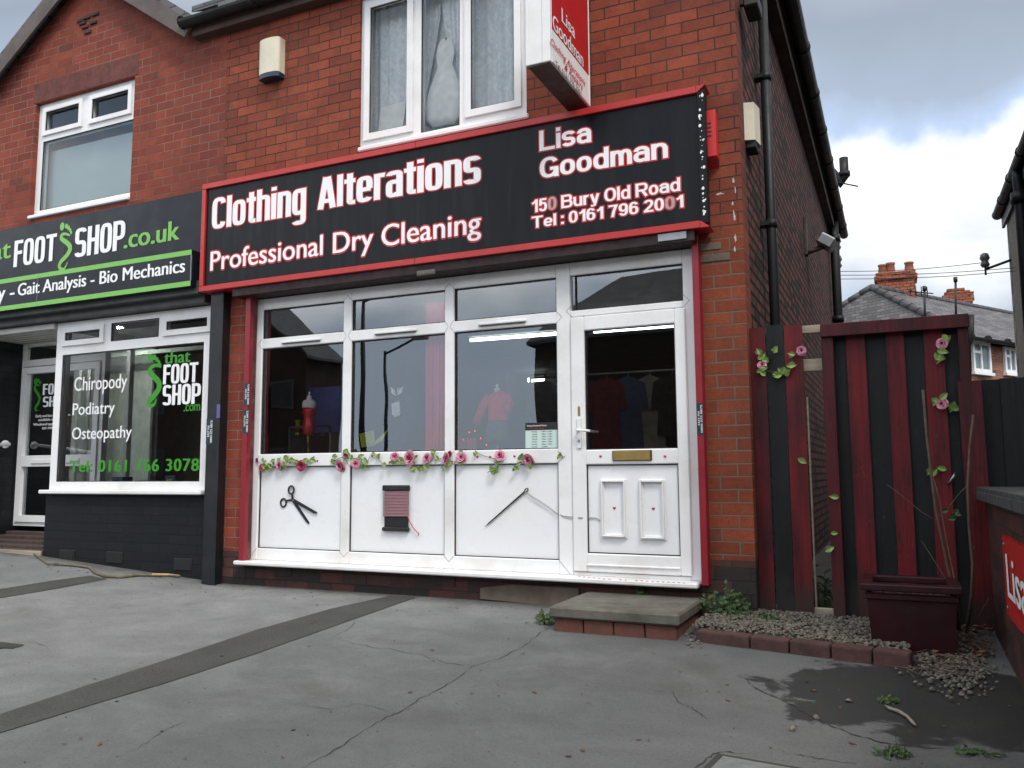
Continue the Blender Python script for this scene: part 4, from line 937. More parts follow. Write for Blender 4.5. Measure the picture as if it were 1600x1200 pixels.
footmark(ed, [(62, 603), (58, 601), (55, 604), (55, 609), (59, 615), (62, 622), (60, 630), (56, 636), (56, 641), (60, 641)], [(56, 596, 3), (60, 595, 2), (63, 598, 1.6)], EYD-.004, GREEND)
footmark(fs, [(110, 368), (102.5, 365.5), (97, 367.5), (96.5, 373), (103, 378), (109, 384), (109.5, 391), (104, 400), (96.5, 408), (93, 415), (95, 420), (101, 419.5), (106, 410)], [(97.5, 354, 4), (104, 353.5, 2.6), (107.5, 356, 2.3), (110, 359.5, 2), (111.5, 363.5, 1.8)], ly, GREENV)
lb = thing('shop_sign', 'lower black box sign edged in green reading Gait Analysis and Bio Mechanics', 'sign', (-2.6, -.2, 2.33))
LY = -.27; lz0, lz1 = 2.335, 2.672; lx1 = at(298.5, 420, 1, LY).x
q = MB(); q.box(-5.6, lx1, LY, -.131, lz0, lz1, .004); q.build('box_panel', SIGNN, lb)
q = MB(); q.box(-5.6, lx1-.001, LY-.003, LY+.002, lz1-.048, lz1-.001, .001); q.box(-5.6, lx1-.001, LY-.003, LY+.002, lz0+.001, lz0+.048, .001); q.build('green_stripe', GREENV, lb)
q = MB(); xj = at(59.5, 445, 1, LY).x; q.box(xj-.002, xj+.002, LY-.0045, LY+.002, lz0, lz1); q.box(lx1-.006, lx1+.0005, LY-.002, LY+.01, lz0+.05, lz1-.05); q.build('panel_joint', STEEL, lb)
ftext(lb, 'Podiatry -', WHITEV, (-72, 470), (22.5, 459), (-20, 450), (-20, 472), LY, bold=.05)
ftext(lb, 'Gait Analysis - Bio Mechanics', WHITEV, (28.7, 455), (288.7, 425), (218, 414.5), (222, 434.5), LY, bold=.05)
# window vinyl of the foot shop
vy = -.002
gp = bay
ftext(gp, 'Chiropody', WHITEV, (116.7, 602), (198.7, 597), (138.7, 588), (138.7, 609.5), vy, bold=.015)
ftext(gp, 'Podiatry', WHITEV, (114, 643), (179.5, 640), (148, 628.5), (148, 647), vy, bold=.015)
ftext(gp, 'Osteopathy', WHITEV, (113, 680), (206, 677), (190, 665), (190, 684), vy, bold=.015)
ftext(gp, 'Tel: 0161 766 3078', GREEND, (110, 728), (310.7, 725), (262, 717), (262, 736), vy, bold=.07, spacing=1.12)
ftext(gp, 'that', GREEND, (257.5, 560), (297.5, 558), (265, 549), (265, 568), vy, bold=.05)
ptext(gp, 'FOOT', FOOTF, WHITEV, (255.5, 585), (310, 583), (258, 570), (258, 600.5), vy)
ptext(gp, 'SHOP', FOOTF, WHITEV, (254.5, 618), (314, 616), (258, 602), (258, 633.5), vy)
ftext(gp, '.com', GREEND, (287.5, 638), (313, 636), (300, 632), (300, 642), vy, bold=.03)
footmark(gp, [(252, 574), (244, 570.5), (236, 575), (235, 582), (241, 589), (248, 597), (248.5, 607), (242, 617), (235, 625), (232.5, 631), (236, 634.5), (242, 631), (244, 623)], [(235, 560, 5), (241.5, 558.5, 3), (245.5, 562, 2.6), (248.5, 566, 2.3), (250.5, 570.5, 2)], vy, GREEND)

# projecting lightbox sign
hx1 = 3.13; hz0 = 3.36; hzt = 4.45; hy0, hy1 = -.86, WF-.03
hx0 = at(822, 104, 1, hy0).x
hs = thing('projecting_sign', 'white lightbox jutting from the wall with red Lisa Goodman face', 'sign', (3.05, -.4, hz0))
q = MB(); q.box(hx0, hx1-.004, hy0+.004, hy1, hz0+.0, hzt, .004)
q.box(hx1-.06, hx1, hy0-.004, hy0+.02, hz0-.004, hzt, .004); q.box(hx0-.003, hx0+.02, hy0-.003, hy0+.012, hz0-.003, hzt, .003); q.box(hx1-.02, hx1+.006, hy1-.02, hy1+.003, hz0-.004, hzt, .004); q.box(hx1-.02, hx1+.006, hy0+.02, hy1-.02, hz0-.004, hz0+.024, .004); cs = q.build('casing', UPVC, hs)
q = MB(); q.box(hx0+.01, hx1-.01, hy0+.01, hy1, hz0-.012, hz0-.005, .002); q.build('underside', simple('brown_underside', (.07, .045, .04), .6), hs)
q = MB(); q.box(hx1-.002, hx1+.002, hy0+.021, hy1-.021, hz0+.025, hzt-.02); q.build('face_panel', WHITEV, hs)
zmid = at(858.5, 42, 1, hy0).z
q = MB(); q.box(hx1+.0021, hx1+.004, hy0+.022, hy1-.022, zmid, hzt-.03); q.build('red_panel', REDV, hs)
q = MB()
q.box(hx0+.05, hx0+.056, WF-.03, WF, hz0+.2, hz0+.26); q.box(hx1-.08, hx1-.03, hy1, WF, hz0+.1, hz0+.16); q.build('bracket', STEEL, hs)
def stext(body, mat, pl, pr, pt, pb, **k):
    a = at(*pl, 0, hx1); b = at(*pr, 0, hx1); zt_ = at(*pt, 0, hx1).z; zb_ = at(*pb, 0, hx1).z
    text(hs, body, mat, (hx1+.0045, a.y, zb_), (0, 1, 0), (0, 0, 1), (1, 0, 0), b.y-a.y, zt_-zb_, thick=.002, **k)
stext('Lisa', WHITEV, (876.5, 30), (897, 52), (877, 13), (877, 34), bold=.04)
stext('Goodman', WHITEV, (862.5, 38), (910, 96), (864, 23), (864, 46), bold=.04)
stext('Clothing Alterations', REDV, (859, 70), (913.5, 118), (862, 61), (862, 72), shear=.4, bold=.02)
stext('& Repairs', REDV, (881, 105), (909.5, 132), (883, 99), (883, 110), shear=.4, bold=.02)
stext('Tel: 0161 796 2001', BLKG, (867, 104), (907, 146), (868, 95.5), (868, 103.5), bold=.02)

# low-wall sign is built with the low wall; stickers
def sticker(px0, py0, px1, py1, y, label, parent_mat=LABELT, x=None):
    a, b = at(px0, py0, 1, y), at(px1, py1, 1, y)
    t = thing('sticker', label, 'sticker', ((a.x+b.x)/2, y, b.z), 'trade stickers on the shutter posts')
    q = MB(); q.box(a.x, b.x, y-.0015, y-.0002, b.z, a.z); q.build('backing', parent_mat, t)
    h = a.z-b.z; w = b.x-a.x
    if parent_mat is LABELT:
        text(t, '0800 072 8872', WHITEV, (a.x+w*.92, y-.002, b.z+h*.06), (0, 0, 1), (-1, 0, 0), (0, -1, 0), h*.88, w*.28, bold=.03, thick=.0006)
        text(t, 'FAST FIX', WHITEV, (a.x+w*.50, y-.002, b.z+h*.3), (0, 0, 1), (-1, 0, 0), (0, -1, 0), h*.45, w*.3, bold=.03, thick=.0006)
sticker(382, 599, 389.5, 634, -.135, 'dark trade sticker on the left red shutter post, the upper of two')
sticker(380, 640, 388, 677, -.135, 'dark trade sticker on the left red shutter post, the lower of two')
sticker(323, 655, 332, 694, -.16, 'teal trade sticker low on the black shutter post')
sticker(339, 632, 343.5, 653, -.16, 'small violet sticker on the black shutter post', LABELV)
sticker(1088, 630, 1099, 679, -.135, 'teal trade sticker on the right red shutter post by the door')

# ================================================================== wall boxes and services
def alarm(px0, py0, px1, py1, label):
    a, b = at(px0, py0, 1, WF-.1), at(px1, py1, 1, WF-.1)
    t = thing('alarm_box', label, 'alarm box', ((a.x+b.x)/2, WF, b.z)); w = (b.x-a.x)/2; cx = (a.x+b.x)/2
    h = a.z-b.z
    q = MB(); pts = [(cx+w*math.cos(k), WF-.07-.035*math.sin(k), 0) for k in [math.pi*i/10 for i in range(11)]]
    pts = [(cx+w, WF-.001, 0)]+pts+[(cx-w, WF-.001, 0)]
    q.prism([(p[0], p[1], b.z+h*.115) for p in pts], (0, 0, h*.885)); q.build('cover', CREAM, t)
    q = MB(); q.prism([(p[0], p[1]+.002, b.z) for p in pts], (0, 0, h*.113)); q.build('strobe_lens', BLUEP, t)
alarm(403, 64, 433, 116, 'cream alarm box with blue base high on the front brickwork')
t = thing('alarm_box', 'tall cream alarm box on the dark side wall beside the downpipe', 'alarm box', (4.27, .3, 3.0))
y0, y1 = .17, .40; za, zb_ = at(1170, 162, 0, 4.25).z, at(1172, 205, 0, 4.25).z
zt_, zl = 3.28, 3.00
q = MB(); q.prism([(WX, y0, zl), (WX+.07, y0+.02, zl), (WX+.09, y0+.15, zl), (WX+.07, y1-.02, zl), (WX, y1, zl)], (0, 0, zt_-zl)); q.build('cover', CREAM, t)
q = MB(); q.box(WX+.001, WX+.07, y0+.03, y1-.03, zl-.05, zl-.001, .006); q.build('strobe_lens', GASK, t)
t = thing('alarm_box', 'flat red slatted alarm box at the right end of the black sign', 'alarm box', (4.05, WF, 2.8))
a, b = at(1109, 172, 1, WF-.09), at(1120, 250, 1, WF-.09)
q = MB(); q.box(a.x-.1, b.x, WF-.09, WF-.001, b.z+.03, a.z, .006); q.prism([(a.x-.1, WF-.089, b.z+.029), (b.x, WF-.089, b.z+.029), (b.x, WF-.002, b.z-.03), (a.x-.1, WF-.002, b.z-.03)], (0, .001, 0)); q.build('cover', REDPL, t)
q = MB()
for k in range(4): q.box(a.x-.09, b.x-.03, WF-.0915, WF-.089, a.z-.10-k*.03, a.z-.09-k*.03)
q.build('slot', GASK, t)
t = thing('flood_light', 'black floodlight high on the dark side wall near the roof', 'light', (4.25, .25, 4.0))
q = MB(); q.box(WX, WX+.05, .16, .2, 4.02, 4.1, .004); q.build('bracket', BLKI, t)
q = MB(); q.box(WX+.04, WX+.14, .05, .30, 3.94, 4.05, .01); q.build('lamp_head', BLKI, t)
t = thing('security_light', 'grey security light on an arm halfway along the dark side wall', 'light', (4.3, 4.7, 3.2))
fy = 4.75; fz = 3.28
q = MB(); q.box(WX, WX+.03, fy-.14, fy-.02, fz-.05, fz+.42, .004); q.tube([(WX+.02, fy-.1, fz-.02), (WX+.22, fy-.05, fz+.05)], .03, 8); q.build('bracket', TIMB, t)
q = MB(); M_ = Matrix.Translation((WX+.24, fy-.02, fz+.10)) @ Matrix.Rotation(R_(35), 4, 'Y'); q.box(-.10, .10, -.13, .13, -.07, .07, .02, 0, M_); q.build('lamp_head', STEEL, t)
def insulator(c, label, arm, n=1):
    t = thing('insulator_bracket', label, 'insulator', c); c = Vector(c)
    q = MB(); q.tube([c+Vector(arm), c+Vector((0, 0, -.02))], .022, 6); q.tube([c+Vector((0, 0, -.25 if n > 1 else -.12)), c+Vector((0, 0, .1))], .016, 6); q.build('arm', BLKI, t)
    for k in range(n):
        q = MB(); z = -.34*k; q.lathe([(.05, z+.02), (.075, z+.06), (.055, z+.10), (.055, z+.13), (.08, z+.17), (.06, z+.24), (.03, z+.26)], c, 12); q.build('insulator', PORC, t)
c = at(1308, 392, 1, 10.2); insulator(c, 'twin grey insulators on the back corner of the dark side wall', (-.2, 0, -.02), 2)
# small lamp and plate under the sign
t = thing('bulkhead_lamp', 'small grey pill shaped lamp under the black sign above the window', 'lamp', (1.6, -.206, 2.24))
a = at(652, 428, 1, -.21); b = at(681, 424, 1, -.21); q = MB(); q.box(a.x, b.x, -.225, -.2055, a.z-.022, a.z+.022, .012, 0, None, 2); q.build('cover', simple('dull_lens', (.10, .08, .075), .4), t)
q = MB(); a = at(1028, 372, 1, -.21); b = at(1073, 374, 1, -.21); q.box(a.x, b.x, -.216, -.2055, 2.222, 2.275, .002); tag(q.build('metal_plate', STEEL), 'bare silver metal plate under the right end of the black sign', 'plate')

# ================================================================== decorations on the shopfront
py_ = -.003
sc = thing('scissors_ornament', 'black metal scissors ornament fixed to the leftmost white panel', 'ornament', at(463, 790, 1, py_))
def bladepart(tip, piv, shank, ringc, rr, y):
    q = MB(); T, P_, S_, C0 = (at(*p, 1, y) for p in (tip, piv, shank, ringc)); d = (P_-T).normalized(); n_ = Vector((-d.z, 0, d.x))
    w = .021
    q.prism([T, T+d*.035+n_*w*.55, P_-d*.02+n_*w*.62, P_+d*.015+n_*.010, P_+d*.015-n_*.010, P_-d*.02-n_*w*.62, T+d*.012-n_*w*.5], (0, -.008, 0))
    R__ = abs(at(ringc[0]+rr, ringc[1], 1, y).x-C0.x); yc = y-.006
    e0 = C0+(S_-C0).normalized()*R__
    q.tube([P_+Vector((0, -.005, 0)), S_+Vector((0, -.006, 0)), Vector((e0.x, yc, e0.z))], [.010, .008, .007], 8)
    q.tube([C0+Vector((R__*math.cos(k)*.85, -.006, R__*math.sin(k))) for k in [2*math.pi*i/20 for i in range(21)]], .0075, 8); q.build('blade', BLKI, sc)
bladepart((483.5, 819), (458, 781), (449, 782), (443.5, 785.5), 5, py_); bladepart((496, 802.5), (458, 781), (457, 772), (455.7, 765.5), 5, py_-.008)
q = MB(); c = at(458, 781.5, 1, py_-.016); q.lathe([(.008, 0), (.008, -.004)], c, 10, 0, 'y'); q.build('pivot_screw', STEEL, sc)
rl = thing('thread_reel_ornament', 'black cotton reel wound with pink thread on the middle white panel', 'ornament', at(620, 800, 1, py_))
a, b, c, d = at(600.5, 758, 1, py_), at(641.5, 767, 1, py_), at(598.5, 823, 1, py_), at(640, 830.5, 1, py_)
q = MB(); q.box(a.x, b.x, -.04, py_, b.z, a.z, .008); q.box(a.x, b.x, -.04, py_, d.z, c.z-.0, .008); q.box(a.x+.014, b.x-.014, -.022, py_, c.z-.002, b.z+.002, .004); q.build('spool', BLKI, rl)
zt_ = at(620, 768, 1, py_).z; zb_ = at(620, 806, 1, py_).z
q = MB(); k = 0; z = zb_
while z < zt_: q.tube([(a.x+.006, -.020, z), (a.x+.012, -.032, z), (b.x-.012, -.032, z+.003), (b.x-.006, -.020, z+.003)], .0054, 6); z += .0118
q.build('thread', THREAD, rl)
q = MB(); q.tube([at(px, py, 1, -.03+.002*i) for i, (px, py) in enumerate(((637, 806), (640, 815), (646, 825), (652, 832), (655, 834), (653, 837)))], .004, 6); q.build('loose_end', simple('pink_cord', (.40, .05, .09), .8), rl)
ne = thing('needle_ornament', 'long black needle trailing grey string across the right white panel', 'ornament', at(790, 795, 1, py_))
q = MB(); A_, B_ = at(757.5, 823, 1, -.015), at(820, 768, 1, -.015); q.tube([A_, A_.lerp(B_, .1), A_.lerp(B_, .9), B_], [.001, .005, .0065, .0065], 8)
dn = (B_-A_).normalized(); pn = Vector((-dn.z, 0, dn.x)); el_ = [B_+dn*(.015+.018*math.cos(k))+pn*.010*math.sin(k) for k in [2*math.pi*i/16 for i in range(17)]]; q.tube(el_, .004, 6); q.build('needle', BLKI, ne)
for j in range(2):
    q = MB(); base_ = [(821, 768), (832, 776), (845, 784), (858, 792), (868, 801), (880, 806), (893, 808), (908, 809), (920, 808), (932, 809), (938, 813)]
    q.tube([at(px, py+j*1.2+random.uniform(-.7, .7), 1, -.018 if px < 872 else (-.036 if px < 897 else -.052 if px < 918 else -.03)) for px, py in base_], .0022, 5); q.build('string', GREYTH, ne)

# roses and leaves --------------------------------------------------------
def petal_mesh(seed):
    rnd = random.Random(seed); q = MB()
    for ring_, (n, r, tilt, ln) in enumerate(((3, .10, 80, .55), (4, .20, 62, .75), (5, .32, 42, .9), (6, .42, 20, 1.0))):
        for k in range(n):
            a = 2*math.pi*(k+.5*ring_)/n+rnd.uniform(-.2, .2); tl = R_(tilt+rnd.uniform(-10, 10)); w = .62*ln*rnd.uniform(.85, 1.15)
            rows = []
            for i in range(4):
                s = i/3; row = []
                for j in (-1, 0, 1):
                    wx = j*w*(.35+.65*math.sin(math.pi*min(1, .25+s*.62)))
                    out_ = r*.4+s*ln*.72*math.cos(tl)+(.10*s*s if i == 3 else 0)-.10*abs(j)*s; up_ = s*ln*.72*math.sin(tl)-.05*s*s*(ring_) + rnd.uniform(-.03, .03)
                    row.append((math.cos(a)*out_-math.sin(a)*wx, math.sin(a)*out_+math.cos(a)*wx, up_))
                rows.append(row)
            for i in range(3):
                for j in range(2): q.face([rows[i][j], rows[i][j+1], rows[i+1][j+1], rows[i+1][j]], 1 if (i == 2 and ring_ > 0) else 0, True)
    bmesh.ops.remove_doubles(q.bm, verts=q.bm.verts, dist=.001); return q
rose_me = []
for s_, mats in ((1, [ROSE, ROSEP]), (2, [ROSE, ROSEP]), (3, [ROSED, ROSE])):
    q = petal_mesh(s_); me = bpy.data.meshes.new('rose'); q.bm.to_mesh(me); q.bm.free()
    for m_ in mats: me.materials.append(m_)
    rose_me.append(me)
def add_leaf(mb, c, ang, L_, tilt, nrm=Vector((0, -1, 0)), m=0):
    u = Vector((math.cos(ang), 0, math.sin(ang))); u = (u-nrm*u.dot(nrm)).normalized(); w = nrm.cross(u); u2 = (u*math.cos(tilt)+nrm*math.sin(tilt)); n2 = w.cross(u2)
    if n2.dot(nrm) < 0: n2 = -n2
    prof = ((0, .02), (.2, .22), (.45, .30), (.75, .17), (1, 0.005)); rows = []
    for s, h in prof: rows.append([c+u2*L_*s+w*L_*h*j+n2*L_*(.10*abs(j)-.22*s*s) for j in (-1, 0, 1)])
    for i in range(4):
        for j in range(2): mb.face([rows[i][j], rows[i][j+1], rows[i+1][j+1], rows[i+1][j]], m, True)
def garland(name, label, cat, y, roses, leaves, stem, group=None, lsize=.052, seed=1):
    rnd = random.Random(seed); pts = stem or [r[:2] for r in roses] or [l[:2] for l in leaves]
    c = at(*pts[0], 1, y)
    t = thing(name, label, cat, c, group)
    for (px, py, size, k) in roses:
        o = bpy.data.objects.new('rose', rose_me[k]); COL.objects.link(o); p = at(px, py, 1, y-.012); o.location = p-c; o.parent = t
        o.rotation_euler = (R_(90)+rnd.uniform(-.6, .5), rnd.uniform(-.6, .6), rnd.uniform(0, 6)) if True else None
        o.rotation_euler = (R_(80)+rnd.uniform(-.3, .3), rnd.uniform(0, 6.28), rnd.uniform(-.35, .35)); sz = abs(at(px+size, py, 1, y).x-p.x)*.92; o.scale = (sz, sz, sz)
    if leaves:
        q = MB()
        for (px, py) in leaves:
            for _ in range(1 if name == 'silk_leaf' else 2):
                p = at(px+rnd.uniform(-3, 3)*_, py+rnd.uniform(-3, 3)*_, 1, y-.008-.008*_); L_ = lsize*rnd.uniform(.8, 1.2); a = rnd.uniform(0, 6.28); add_leaf(q, p-Vector((math.cos(a), 0, math.sin(a)))*L_*.5, a, L_, rnd.uniform(-.1, .55))
        q.build('leaves', LEAF, t)
    if stem and len(stem) > 1:
        q = MB(); q.tube([at(px+rnd.uniform(-1, 1), py+rnd.uniform(-1, 1), 1, y-.004) for px, py in stem], .0022, 5); q.build('stem', simple('green_wire', (.05, .09, .025), .6) if 'green_wire' not in MATS else MATS['green_wire'], t)
    return t
def z7(l): return [(x/4+340, y/4+660) for x, y in l]
def z8(l): return [(x/3.3333+700, y/3.3333+660) for x, y in l]
FG = Y0-.004
garland('rose_garland', 'leafy rose garland on the white rail above the scissors', 'garland', FG, [(402, 719, 5, 2), (409, 730, 7, 2), (413, 733, 5, 2), (437, 727, 9, 0), (471, 727.5, 10, 2)],
        z7([(285, 238), (350, 245), (300, 270), (312, 290), (440, 225), (430, 215), (470, 230), (455, 240), (400, 290), (425, 270), (415, 262), (490, 252), (505, 245), (545, 235), (560, 240), (590, 228), (385, 240), (330, 265)]), z7([(240, 225), (270, 262), (300, 272), (340, 262), (390, 268), (440, 240), (490, 250), (540, 255), (590, 225)]), seed=3)
garland('rose_garland', 'rose garland across the white post between scissors and reel', 'garland', FG, [(540.5, 710, 6, 2), (532, 727.5, 12, 0), (556, 725, 9, 0)],
        z7([(730, 210), (730, 245), (720, 250), (800, 230), (840, 220), (820, 200), (795, 185), (890, 210), (905, 275), (890, 265), (930, 245), (970, 205), (1005, 215), (1040, 265), (925, 280), (860, 235)]), z7([(720, 245), (760, 225), (800, 210), (850, 235), (890, 230), (935, 245), (960, 190), (1000, 220), (1035, 265)]), seed=4)
garland('rose_garland', 'thick pink rose garland on the white rail above the reel', 'garland', FG, [(617, 714, 9, 1), (641, 716, 15, 0), (667.5, 716, 10, 0), (697.5, 717, 12, 1), (703, 709, 6, 2), (721, 715, 11, 0)],
        z7([(1090, 255), (1100, 240), (1135, 245), (1150, 225), (1215, 295), (1225, 305), (1240, 220), (1185, 250), (1275, 290), (1265, 295), (1310, 270), (1350, 195), (1345, 185), (1370, 230), (1410, 280), (1455, 255), (1440, 260), (1530, 255), (1520, 190), (1215, 240)]), z7([(1085, 250), (1120, 235), (1200, 240), (1260, 285), (1310, 260), (1360, 215), (1430, 240), (1480, 245), (1525, 225)]), seed=5)
garland('rose_garland', 'pink rose with trailing leaves on the white rail above the needle', 'garland', FG, [(781, 712, 11, 1)], z8([(225, 240), (235, 250), (260, 235), (240, 255), (265, 195), (150, 160), (250, 215)]), z8([(150, 160), (185, 172), (255, 190), (262, 215), (225, 245), (205, 262)]), seed=6)
garland('rose_garland', 'single pink rose with two leaves near the white door post', 'garland', FG, [(826, 718, 13, 0)], z8([(385, 185), (355, 235), (370, 215), (435, 220), (390, 178)]), z8([(350, 245), (385, 205), (420, 200)]), seed=7)
garland('rose_garland', 'lone green leaf with a twig on the white post beside the door', 'garland', FG, [], z8([(583, 170)]), z8([(583, 160), (600, 182), (613, 176)]), seed=8)

# ================================================================== inside the shop (seen through glass)
def tubelight(px0, px1, py0, py1, z, label, w=.02):
    a, b = at(px0, py0, 2, z), at(px1, py1, 2, z); t = thing('strip_light', label, 'ceiling light', (a+b)/2)
    q = MB(); q.tube([a, b], w, 10); q.build('tube', TUBE, t)
    q = MB(); mid = (a+b)/2; y = mid.y; q.box(a.x-.03, b.x+.03, y-.04, y+.04, z+.035, z+.08, .01); o = q.build('fitting', INTC, t)
a = at(735, 530, 2, 2.10); b = at(873, 521, 2, 2.10)
tubelight(735, 872, 531.5, 521, 2.12, 'long lit strip light inside the window above the needle panel'); tubelight(928, 1054, 518, 508.5, 2.12, 'long lit strip light seen through the door glass')
tubelight(826, 849, 594, 592, 2.12, 'short lit strip light deep inside the shop', .035)
lg = MB(); lg.box(-.40, 2.90, .06, .75, .70, .74, .004); lg.box(-.40, 2.90, .70, .74, .0, .699, 0); tag(lg.build('display_shelf', INTF), 'dark display shelf inside the shop window', 'shelf')
def mannequin(px, ptop, pbot, yd, label, bodymat, necks=True):
    a, b = at(px, ptop, 1, yd), at(px, pbot, 1, yd); H = a.z-b.z; t = thing('dress_form', label, 'dress form', (a.x, yd, .74)); return a, b, H, t
DF = []
def form(px, ptop, yd, label):
    a = at(px, ptop, 1, yd); return a.x, a.z, thing('dress_form', label, 'dress form', (a.x, yd, .74))
x, z, t = form(483.5, 612, .22, 'small ivory dress form in a red sequinned bodice behind the left pane'); y_ = .22
q = MB(); q.lathe([(.004, z), (.010, z-.012), (.006, z-.03), (.022, z-.04), (.026, z-.07), (.055, z-.078), (.068, z-.10), (.070, z-.135), (.062, z-.15)], (x, y_, 0), 20, 0, 'z', 1, .7); q.build('shoulders', IVORY, t)
q = MB(); q.lathe([(.060, z-.145), (.066, z-.18), (.050, z-.225), (.047, z-.24), (.060, z-.29), (.062, z-.34), (.050, z-.385), (.046, z-.39)], (x, y_, 0), 28, 0, 'z', 1, .75)
rn = random.Random(2)
for v in q.bm.verts: v.co.x += rn.uniform(-.003, .003); v.co.z += rn.uniform(-.003, .003)
q.build('bodice', REDSEQ, t)
q = MB(); q.lathe([(.012, z-.39), (.015, z-.41), (.010, z-.45), (.014, z-.47)], (x, y_, 0), 12); q.tube([(x, y_, z-.46), (x, y_, .742)], .008, 8); q.lathe([(.07, .742), (.06, .755), (.012, .765)], (x, y_, 0), 14); q.build('stand', GOLD, t)
x, z, t = form(626, 606, .26, 'dress form in a black jacket with white collar points behind the middle pane'); y_ = .26
q = MB(); q.lathe([(.045, z-.04), (.10, z-.075), (.115, z-.11), (.105, z-.18), (.085, z-.24), (.12, z-.34), (.17, z-.45), (.18, z-.47)], (x-.005, y_, 0), 20, 0, 'z', 1, .6)
q.tube([(x-.09, y_, z-.09), (x-.16, y_-.02, z-.20), (x-.21, y_-.05, z-.33)], [.045, .042, .038], 10); q.tube([(x+.09, y_, z-.09), (x+.13, y_-.02, z-.2), (x+.17, y_-.04, z-.31)], [.045, .04, .036], 10); q.build('jacket', DARKCL, t)
q = MB()
for sg_ in (-1, 1): q.prism([(x+sg_*.005, y_-.07, z-.075), (x+sg_*.05, y_-.065, z-.05), (x+sg_*.062, y_-.06, z+.005), (x+sg_*.03, y_-.06, z-.015)], (0, .012, 0))
q.prism([(x-.035, y_-.085, z-.14), (x+.04, y_-.085, z-.12), (x+.05, y_-.085, z-.24), (x-.0, y_-.085, z-.255), (x-.03, y_-.085, z-.23)], (0, .01, 0)); q.build('collar', CLOTHW, t)
q = MB(); q.lathe([(.028, z+.0), (.03, z-.05), (.05, z-.085)], (x, y_-.01, 0), 14); q.build('neck', simple('flesh_pink_torso', (.55, .33, .28), .6), t)
q = MB(); q.tube([(x, y_, z-.46), (x, y_, .742)], .012, 8); q.lathe([(.09, .742), (.02, .77)], (x, y_, 0), 14); q.build('stand', BLKI, t)
x, z, t = form(777, 600, .28, 'dress form in a short pink jacket behind the right pane'); y_ = .28
q = MB(); q.lathe([(.008, z), (.017, z-.012), (.010, z-.03), (.024, z-.035), (.027, z-.065)], (x, y_, 0), 14); q.build('neck', IVORY, t)
q = MB(); q.lathe([(.03, z-.06), (.085, z-.085), (.098, z-.12), (.09, z-.20), (.094, z-.29), (.09, z-.30)], (x+.015, y_, 0), 20, 0, 'z', 1, .6)
for v in q.bm.verts:
    aa = math.atan2(v.co.y-y_, v.co.x-x-.015); v.co.x = x+.015+(v.co.x-x-.015)*(1+.05*math.sin(7*aa+20*v.co.z))
q.tube([(x-.07, y_, z-.10), (x-.12, y_-.02, z-.18), (x-.155, y_-.05, z-.29), (x-.165, y_-.06, z-.33)], [.04, .038, .034, .037], 10); q.tube([(x+.09, y_, z-.10), (x+.125, y_-.02, z-.17), (x+.105, y_-.06, z-.24)], [.04, .036, .034], 10); q.build('jacket', JACK, t)
q = MB(); q.lathe([(.085, z-.30), (.10, z-.38), (.12, z-.46)], (x, y_, 0), 16, 0, 'z', 1, .6); q.build('skirt', simple('grey_skirt', (.12, .13, .15), .9, .2, 12), t)
q = MB(); q.tube([(x, y_, z-.45), (x, y_, .742)], .012, 8); q.lathe([(.09, .742), (.02, .77)], (x, y_, 0), 14); q.build('stand', GOLD, t)
def curtain(name, x0, x1, z0, z1, y, mat, waves, amp, thick=.004, gather=None):
    q = MB(); n = max(30, waves*8); rows = 10; V = []
    for r in range(rows+1):
        f = r/rows; row = []
        for i in range(n+1):
            s = i/n; xx = x0+(x1-x0)*s
            if gather: xx = xx+(gather-xx)*(.75*math.sin(math.pi*.5*f)**2) if f < 1 else xx
            ph = s*waves*2*math.pi+.6*math.sin(s*9+f*1.5); row.append(q.bm.verts.new((xx, y+amp*math.sin(ph)*(.6+.5*f)+.01*math.sin(s*31), z1+(z0-z1)*f)))
        V.append(row)
    for r in range(rows):
        for i in range(n):
            f_ = q.bm.faces.new((V[r][i], V[r+1][i], V[r+1][i+1], V[r][i+1])); f_.smooth = True
    return q
q = curtain('c', at(664, 620, 1, .14).x, at(700, 620, 1, .14).x, .742, 2.05, .14, None, 6, .018); tag(q.build('curtain', REDCUR), 'translucent red curtain hanging inside behind the middle pane', 'curtain')
q = curtain('c', at(716, 690, 1, .45).x, at(745, 690, 1, .45).x, .742, .93, .45, None, 4, .025); tag(q.build('draped_cloth', REDCUR), 'red cloth heaped on the display shelf left of the pink jacket', 'cloth')
q = MB(); P0 = [at(561, 678, 1, .2), at(584, 672, 1, .2), at(586, 690, 1, .2), at(609, 668, 1, .2), at(608, 683, 1, .2), at(582, 697, 1, .2), at(565, 699, 1, .2)]
q.face([P0[0], P0[6], P0[5], P0[2], P0[1]]); q.face([P0[2], P0[5], P0[4], P0[3]]); r_ = bmesh.ops.extrude_face_region(q.bm, geom=q.bm.faces[:]); bmesh.ops.translate(q.bm, verts=[v for v in r_['geom'] if isinstance(v, bmesh.types.BMVert)], vec=(0, .003, 0)); tag(q.build('paper_sheet', YELLOW), 'bright yellow green sheet low in the middle pane', 'paper')
q = MB(); a, b = at(481, 606, 1, .5), at(532, 650, 1, .5); q.box(a.x, b.x, .5, .52, b.z-.15, a.z, .002); bp = q.build('poster', BLUEPOST); tag(bp, 'dark blue poster behind the red bodice', 'poster')
for k, (px, py, r, mt) in enumerate(((465, 672, 5, YELLOW), (505, 672, 4, CLOTHW))):
    c = at(px, py, 1, .6); q = MB(); q.lathe([(.03, .0), (.03, .012), (.022, .013), (.022, .13), (.03, .131), (.03, .145)], (c.x, .6, c.z-.05), 12); tag(q.build('thread_spool', mt), ('yellow', 'pale')[k]+' thread spool beside the red bodice', 'spool')
